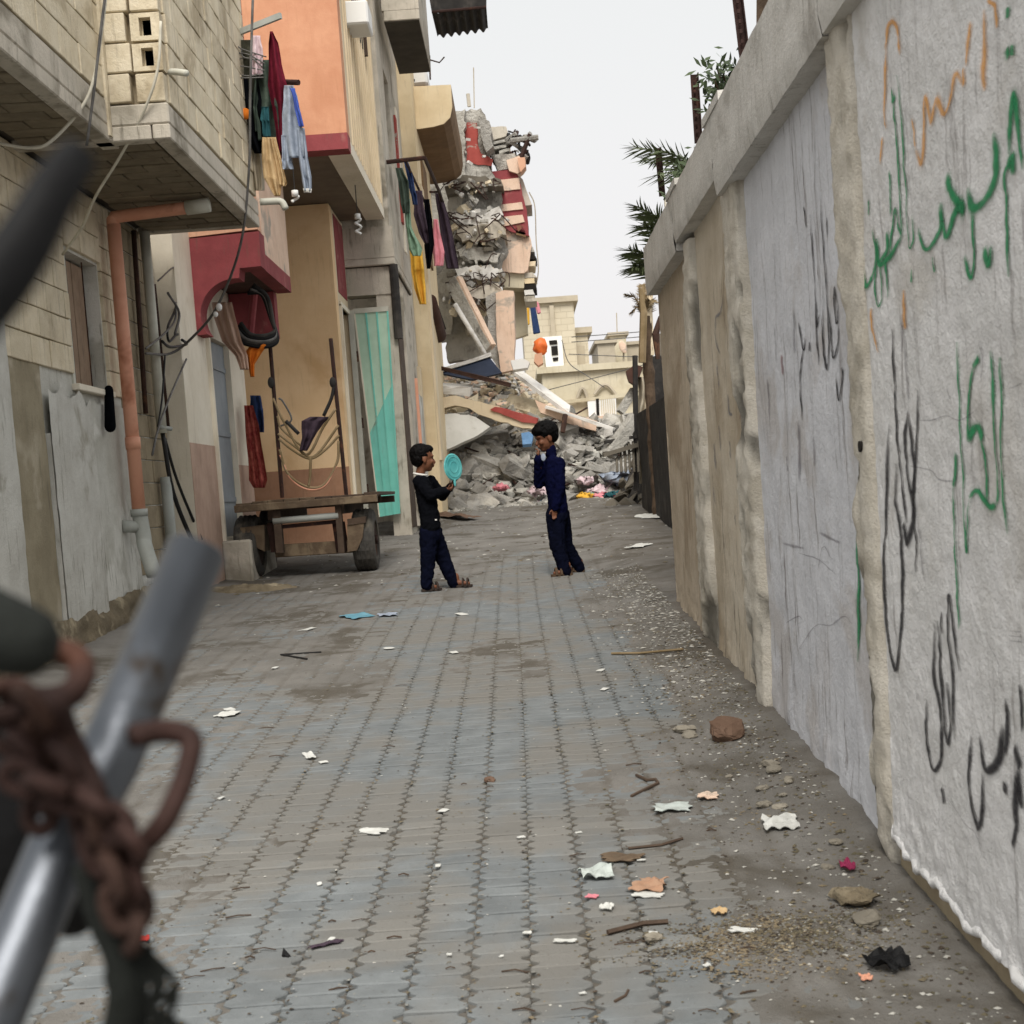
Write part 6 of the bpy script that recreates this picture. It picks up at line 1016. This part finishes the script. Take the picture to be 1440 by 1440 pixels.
def stick(label, pts, r, mt='wood_dark', name='twig'):
    return tag(MB().tube([on(x, y, r) for x, y in pts], r, 5).build(name, mt, None), label, 'twig')
stick('bent dark twig lying in a hook on the right paving', [(888, 1122), (926, 1104), (922, 1098), (910, 1100), (895, 1093)], .006); stick('thin black strap folded on the dusty left paving', [(452, 918), (395, 922), (432, 928)], .006, 'cable_black', 'folded_strap'); stick('dark splintered stick at the edge of the soil patch', [(855, 1320), (905, 1308), (940, 1303)], .008); stick('long thin splinter above the brown cardboard', [(884, 1199), (930, 1190), (960, 1180)], .005); stick('dark curved twig low on the paving', [(865, 1416), (880, 1408), (884, 1400)], .004); stick('long pale lath lying near the foot of the wall', [(860, 923), (900, 920), (960, 912)], .008, 'palm_dry', 'lath')
def rough_stone(seed, flat, mt):
    me = chunkmesh(seed, flat, mt); bm = bmesh.new(); bm.from_mesh(me); bmesh.ops.subdivide_edges(bm, edges=bm.edges[:], cuts=3, use_grid_fill=True, smooth=.5)
    for v in bm.verts: v.co += V((fr(v.co.x*2+seed, v.co.y*2, v.co.z*2), fr(v.co.x*2, v.co.y*2+seed, v.co.z*2), fr(v.co.x*2, v.co.y*2, v.co.z*2+seed)))*.16+v.co.normalized()*.05*fr(v.co.x*8, v.co.y*8, v.co.z*8+seed, 3)
    bm.to_mesh(me); bm.free(); return me
STN = [rough_stone(70+k, [.5, .7][k % 2], 'stone') for k in range(5)]; STB = rough_stone(91, .7, 'stone_brown'); SLB = rough_stone(95, .35, 'footing')
def stone(label, px, py, wpx, me, zf=.6, group=None, name='stone'):
    c = on(px, py); s = wpx*c.y/F/1.5; o = bpy.data.objects.new(name, me); C.objects.link(o); o.location = c+V((0, 0, s*zf*.35)); o.rotation_euler = (rnd.uniform(-.2, .2), rnd.uniform(-.2, .2), rnd.uniform(0, 6)); o.scale = (s, s, s*zf); return tag(o, label, 'stone', group)
stone('brown broken brick lump against the foot of the wall', 1022, 1034, 50, STB, .9, name='brick_lump'); stone('flat concrete piece lying at the corner of the wall foot', 1200, 1272, 62, SLB, .8, name='concrete_piece'); stone('grey lump of mortar below the flat concrete piece', 1222, 1300, 46, STN[1]); stone('rounded grey stone by the foot of the lilac bay', 1083, 1074, 26, STN[0]); stone('black round ball on the lower left paving', 405, 1350, 18, CH[2], 1.0, name='dark_ball'); stone('pale lump left of the brown brick', 962, 1030, 30, STN[2]); stone('smaller pale lump beside the brown brick', 970, 1038, 20, STN[3]); stone('dark stone on the middle paving', 690, 1103, 16, STB, .7); stone('olive dark stone at the soil patch', 920, 1327, 24, STN[1], .8)
bpy.data.objects['dark_ball'].data = bpy.data.objects['dark_ball'].data.copy(); bpy.data.objects['dark_ball'].data.materials[0] = MATS['black_plastic']
for k, (x, y, w_) in enumerate(((1065, 1098, 22), (1090, 1102, 26), (1110, 1108, 24), (1085, 1120, 20), (1120, 1128, 24), (1058, 1082, 16), (1045, 1090, 14), (1100, 1090, 18), (1130, 1118, 20), (1150, 1205, 18), (1170, 1190, 20), (1140, 1180, 14), (1075, 1135, 18), (1098, 1135, 16))): stone('small grey stone among those fallen along the lilac bay', x+rnd.uniform(-22, 14), y+rnd.uniform(-22, 22), w_*rnd.uniform(.5, 1.1), STN[k % 5], .6, 'small stones fallen along the lilac bay', 'pebble')
k = 0
while k < 24:                                   # white scraps strewn over the paving
    x, y = rnd.uniform(300, 1060), rnd.uniform(860, 1420); q = G(x, y)
    if -2.2 < q.x < .85: scrap('paper_bit', 'tiny white paper bit strewn on the paving', x, y, rnd.uniform(7, 16), rnd.uniform(2.5, 5), 'paper', .006, group='tiny white paper bits strewn on the paving', n=2); k += 1
k = 0
while k < 40:
    x, y = rnd.uniform(260, 1060), rnd.uniform(860, 1430); q = G(x, y)
    if -2.2 < q.x < .85:
        a = on(x, y, .003); l = rnd.uniform(.02, .08); t_ = rnd.uniform(-.35, .35); tag(MB().tube([a, a+V((l*.5, l*.2*t_, .004)), a+V((l*math.cos(t_), l*math.sin(t_), 0))], rnd.uniform(.0012, .0028), 4).build('splinter', 'wood_dark', None), 'small dark splinter strewn on the paving', 'splinter', 'small dark splinters strewn on the paving'); k += 1
def chips(name, n, place, smin, smax, mts, flat=.4):
    m = MB()
    for _ in range(n):
        x, y = place(); s = rnd.uniform(smin, smax)*rnd.uniform(.4, 1); z = max(gz(x, y), g0(y)+.009 if y < 13 and -2.9 < x < .7 else -9)
        pts = []; a0_ = rnd.uniform(0, 6)
        for k2 in range(4): a = a0_+k2*1.57+rnd.uniform(-.5, .5); r_ = s*rnd.uniform(.5, 1); pts.append(V((x+r_*math.cos(a), y+r_*math.sin(a), z+rnd.uniform(0, .3)*s*flat)))
        top = V((x+rnd.uniform(-.3, .3)*s, y+rnd.uniform(-.3, .3)*s, z+s*flat)); m.slot(rnd.randrange(len(mts))).add(pts+[top], [(0, 1, 4), (1, 2, 4), (2, 3, 4), (3, 0, 4)])
    return struct(m.build(name, mts, None, fixn=False), 'stuff')
def pl_all():
    y = 2.9+10*rnd.random()**1.3; return rnd.uniform(max(-2.9, -.42*y), .95), y
def pl_wall(): 
    y = rnd.choice([rnd.uniform(3, 8), rnd.uniform(6.5, 13)]); return 1.0-abs(rnd.gauss(0, .25)), y
def pl_shard(): return 1.0-abs(rnd.gauss(0, .22)), rnd.gauss(10.0, 1.6)
def pl_soil():
    return SOILC.x+rnd.gauss(0, .17), SOILC.y+rnd.gauss(0, .11)
def pl_far(): return rnd.uniform(-3, 2.4), rnd.uniform(12.5, 25.5)
def pl_joint():
    ci = rnd.randint(-8, 4); y = 2.9+8*rnd.random()**1.4; return .07+ci*PX+.02*math.sin(y*.35)+rnd.gauss(0, .012), y
for o in (chips('street_grit', 4200, pl_all, .003, .010, ['chips_dark', 'chips_dark', 'chips_grey', 'soil', 'soil', 'chips_light']), chips('joint_grit', 2600, pl_joint, .004, .013, ['soil', 'chips_dark', 'soil', 'chips_grey']), chips('wall_foot_grit', 5200, pl_wall, .004, .018, ['soil', 'soil', 'chips_grey', 'soil', 'chips_dark', 'chips_light']), chips('white_shards', 1100, pl_shard, .008, .035, ['chips_light', 'chips_light', 'chips_grey', 'chips_grey'], .25), chips('soil_patch', 5000, pl_soil, .003, .012, ['soil', 'soil', 'chips_dark', 'footing', 'soil', 'chips_dark', 'soil', 'chips_grey']), chips('far_grit', 1500, pl_far, .01, .05, ['chips_grey', 'soil', 'chips_light', 'chips_dark'], .3)): pass
bpy.context.view_layer.update()
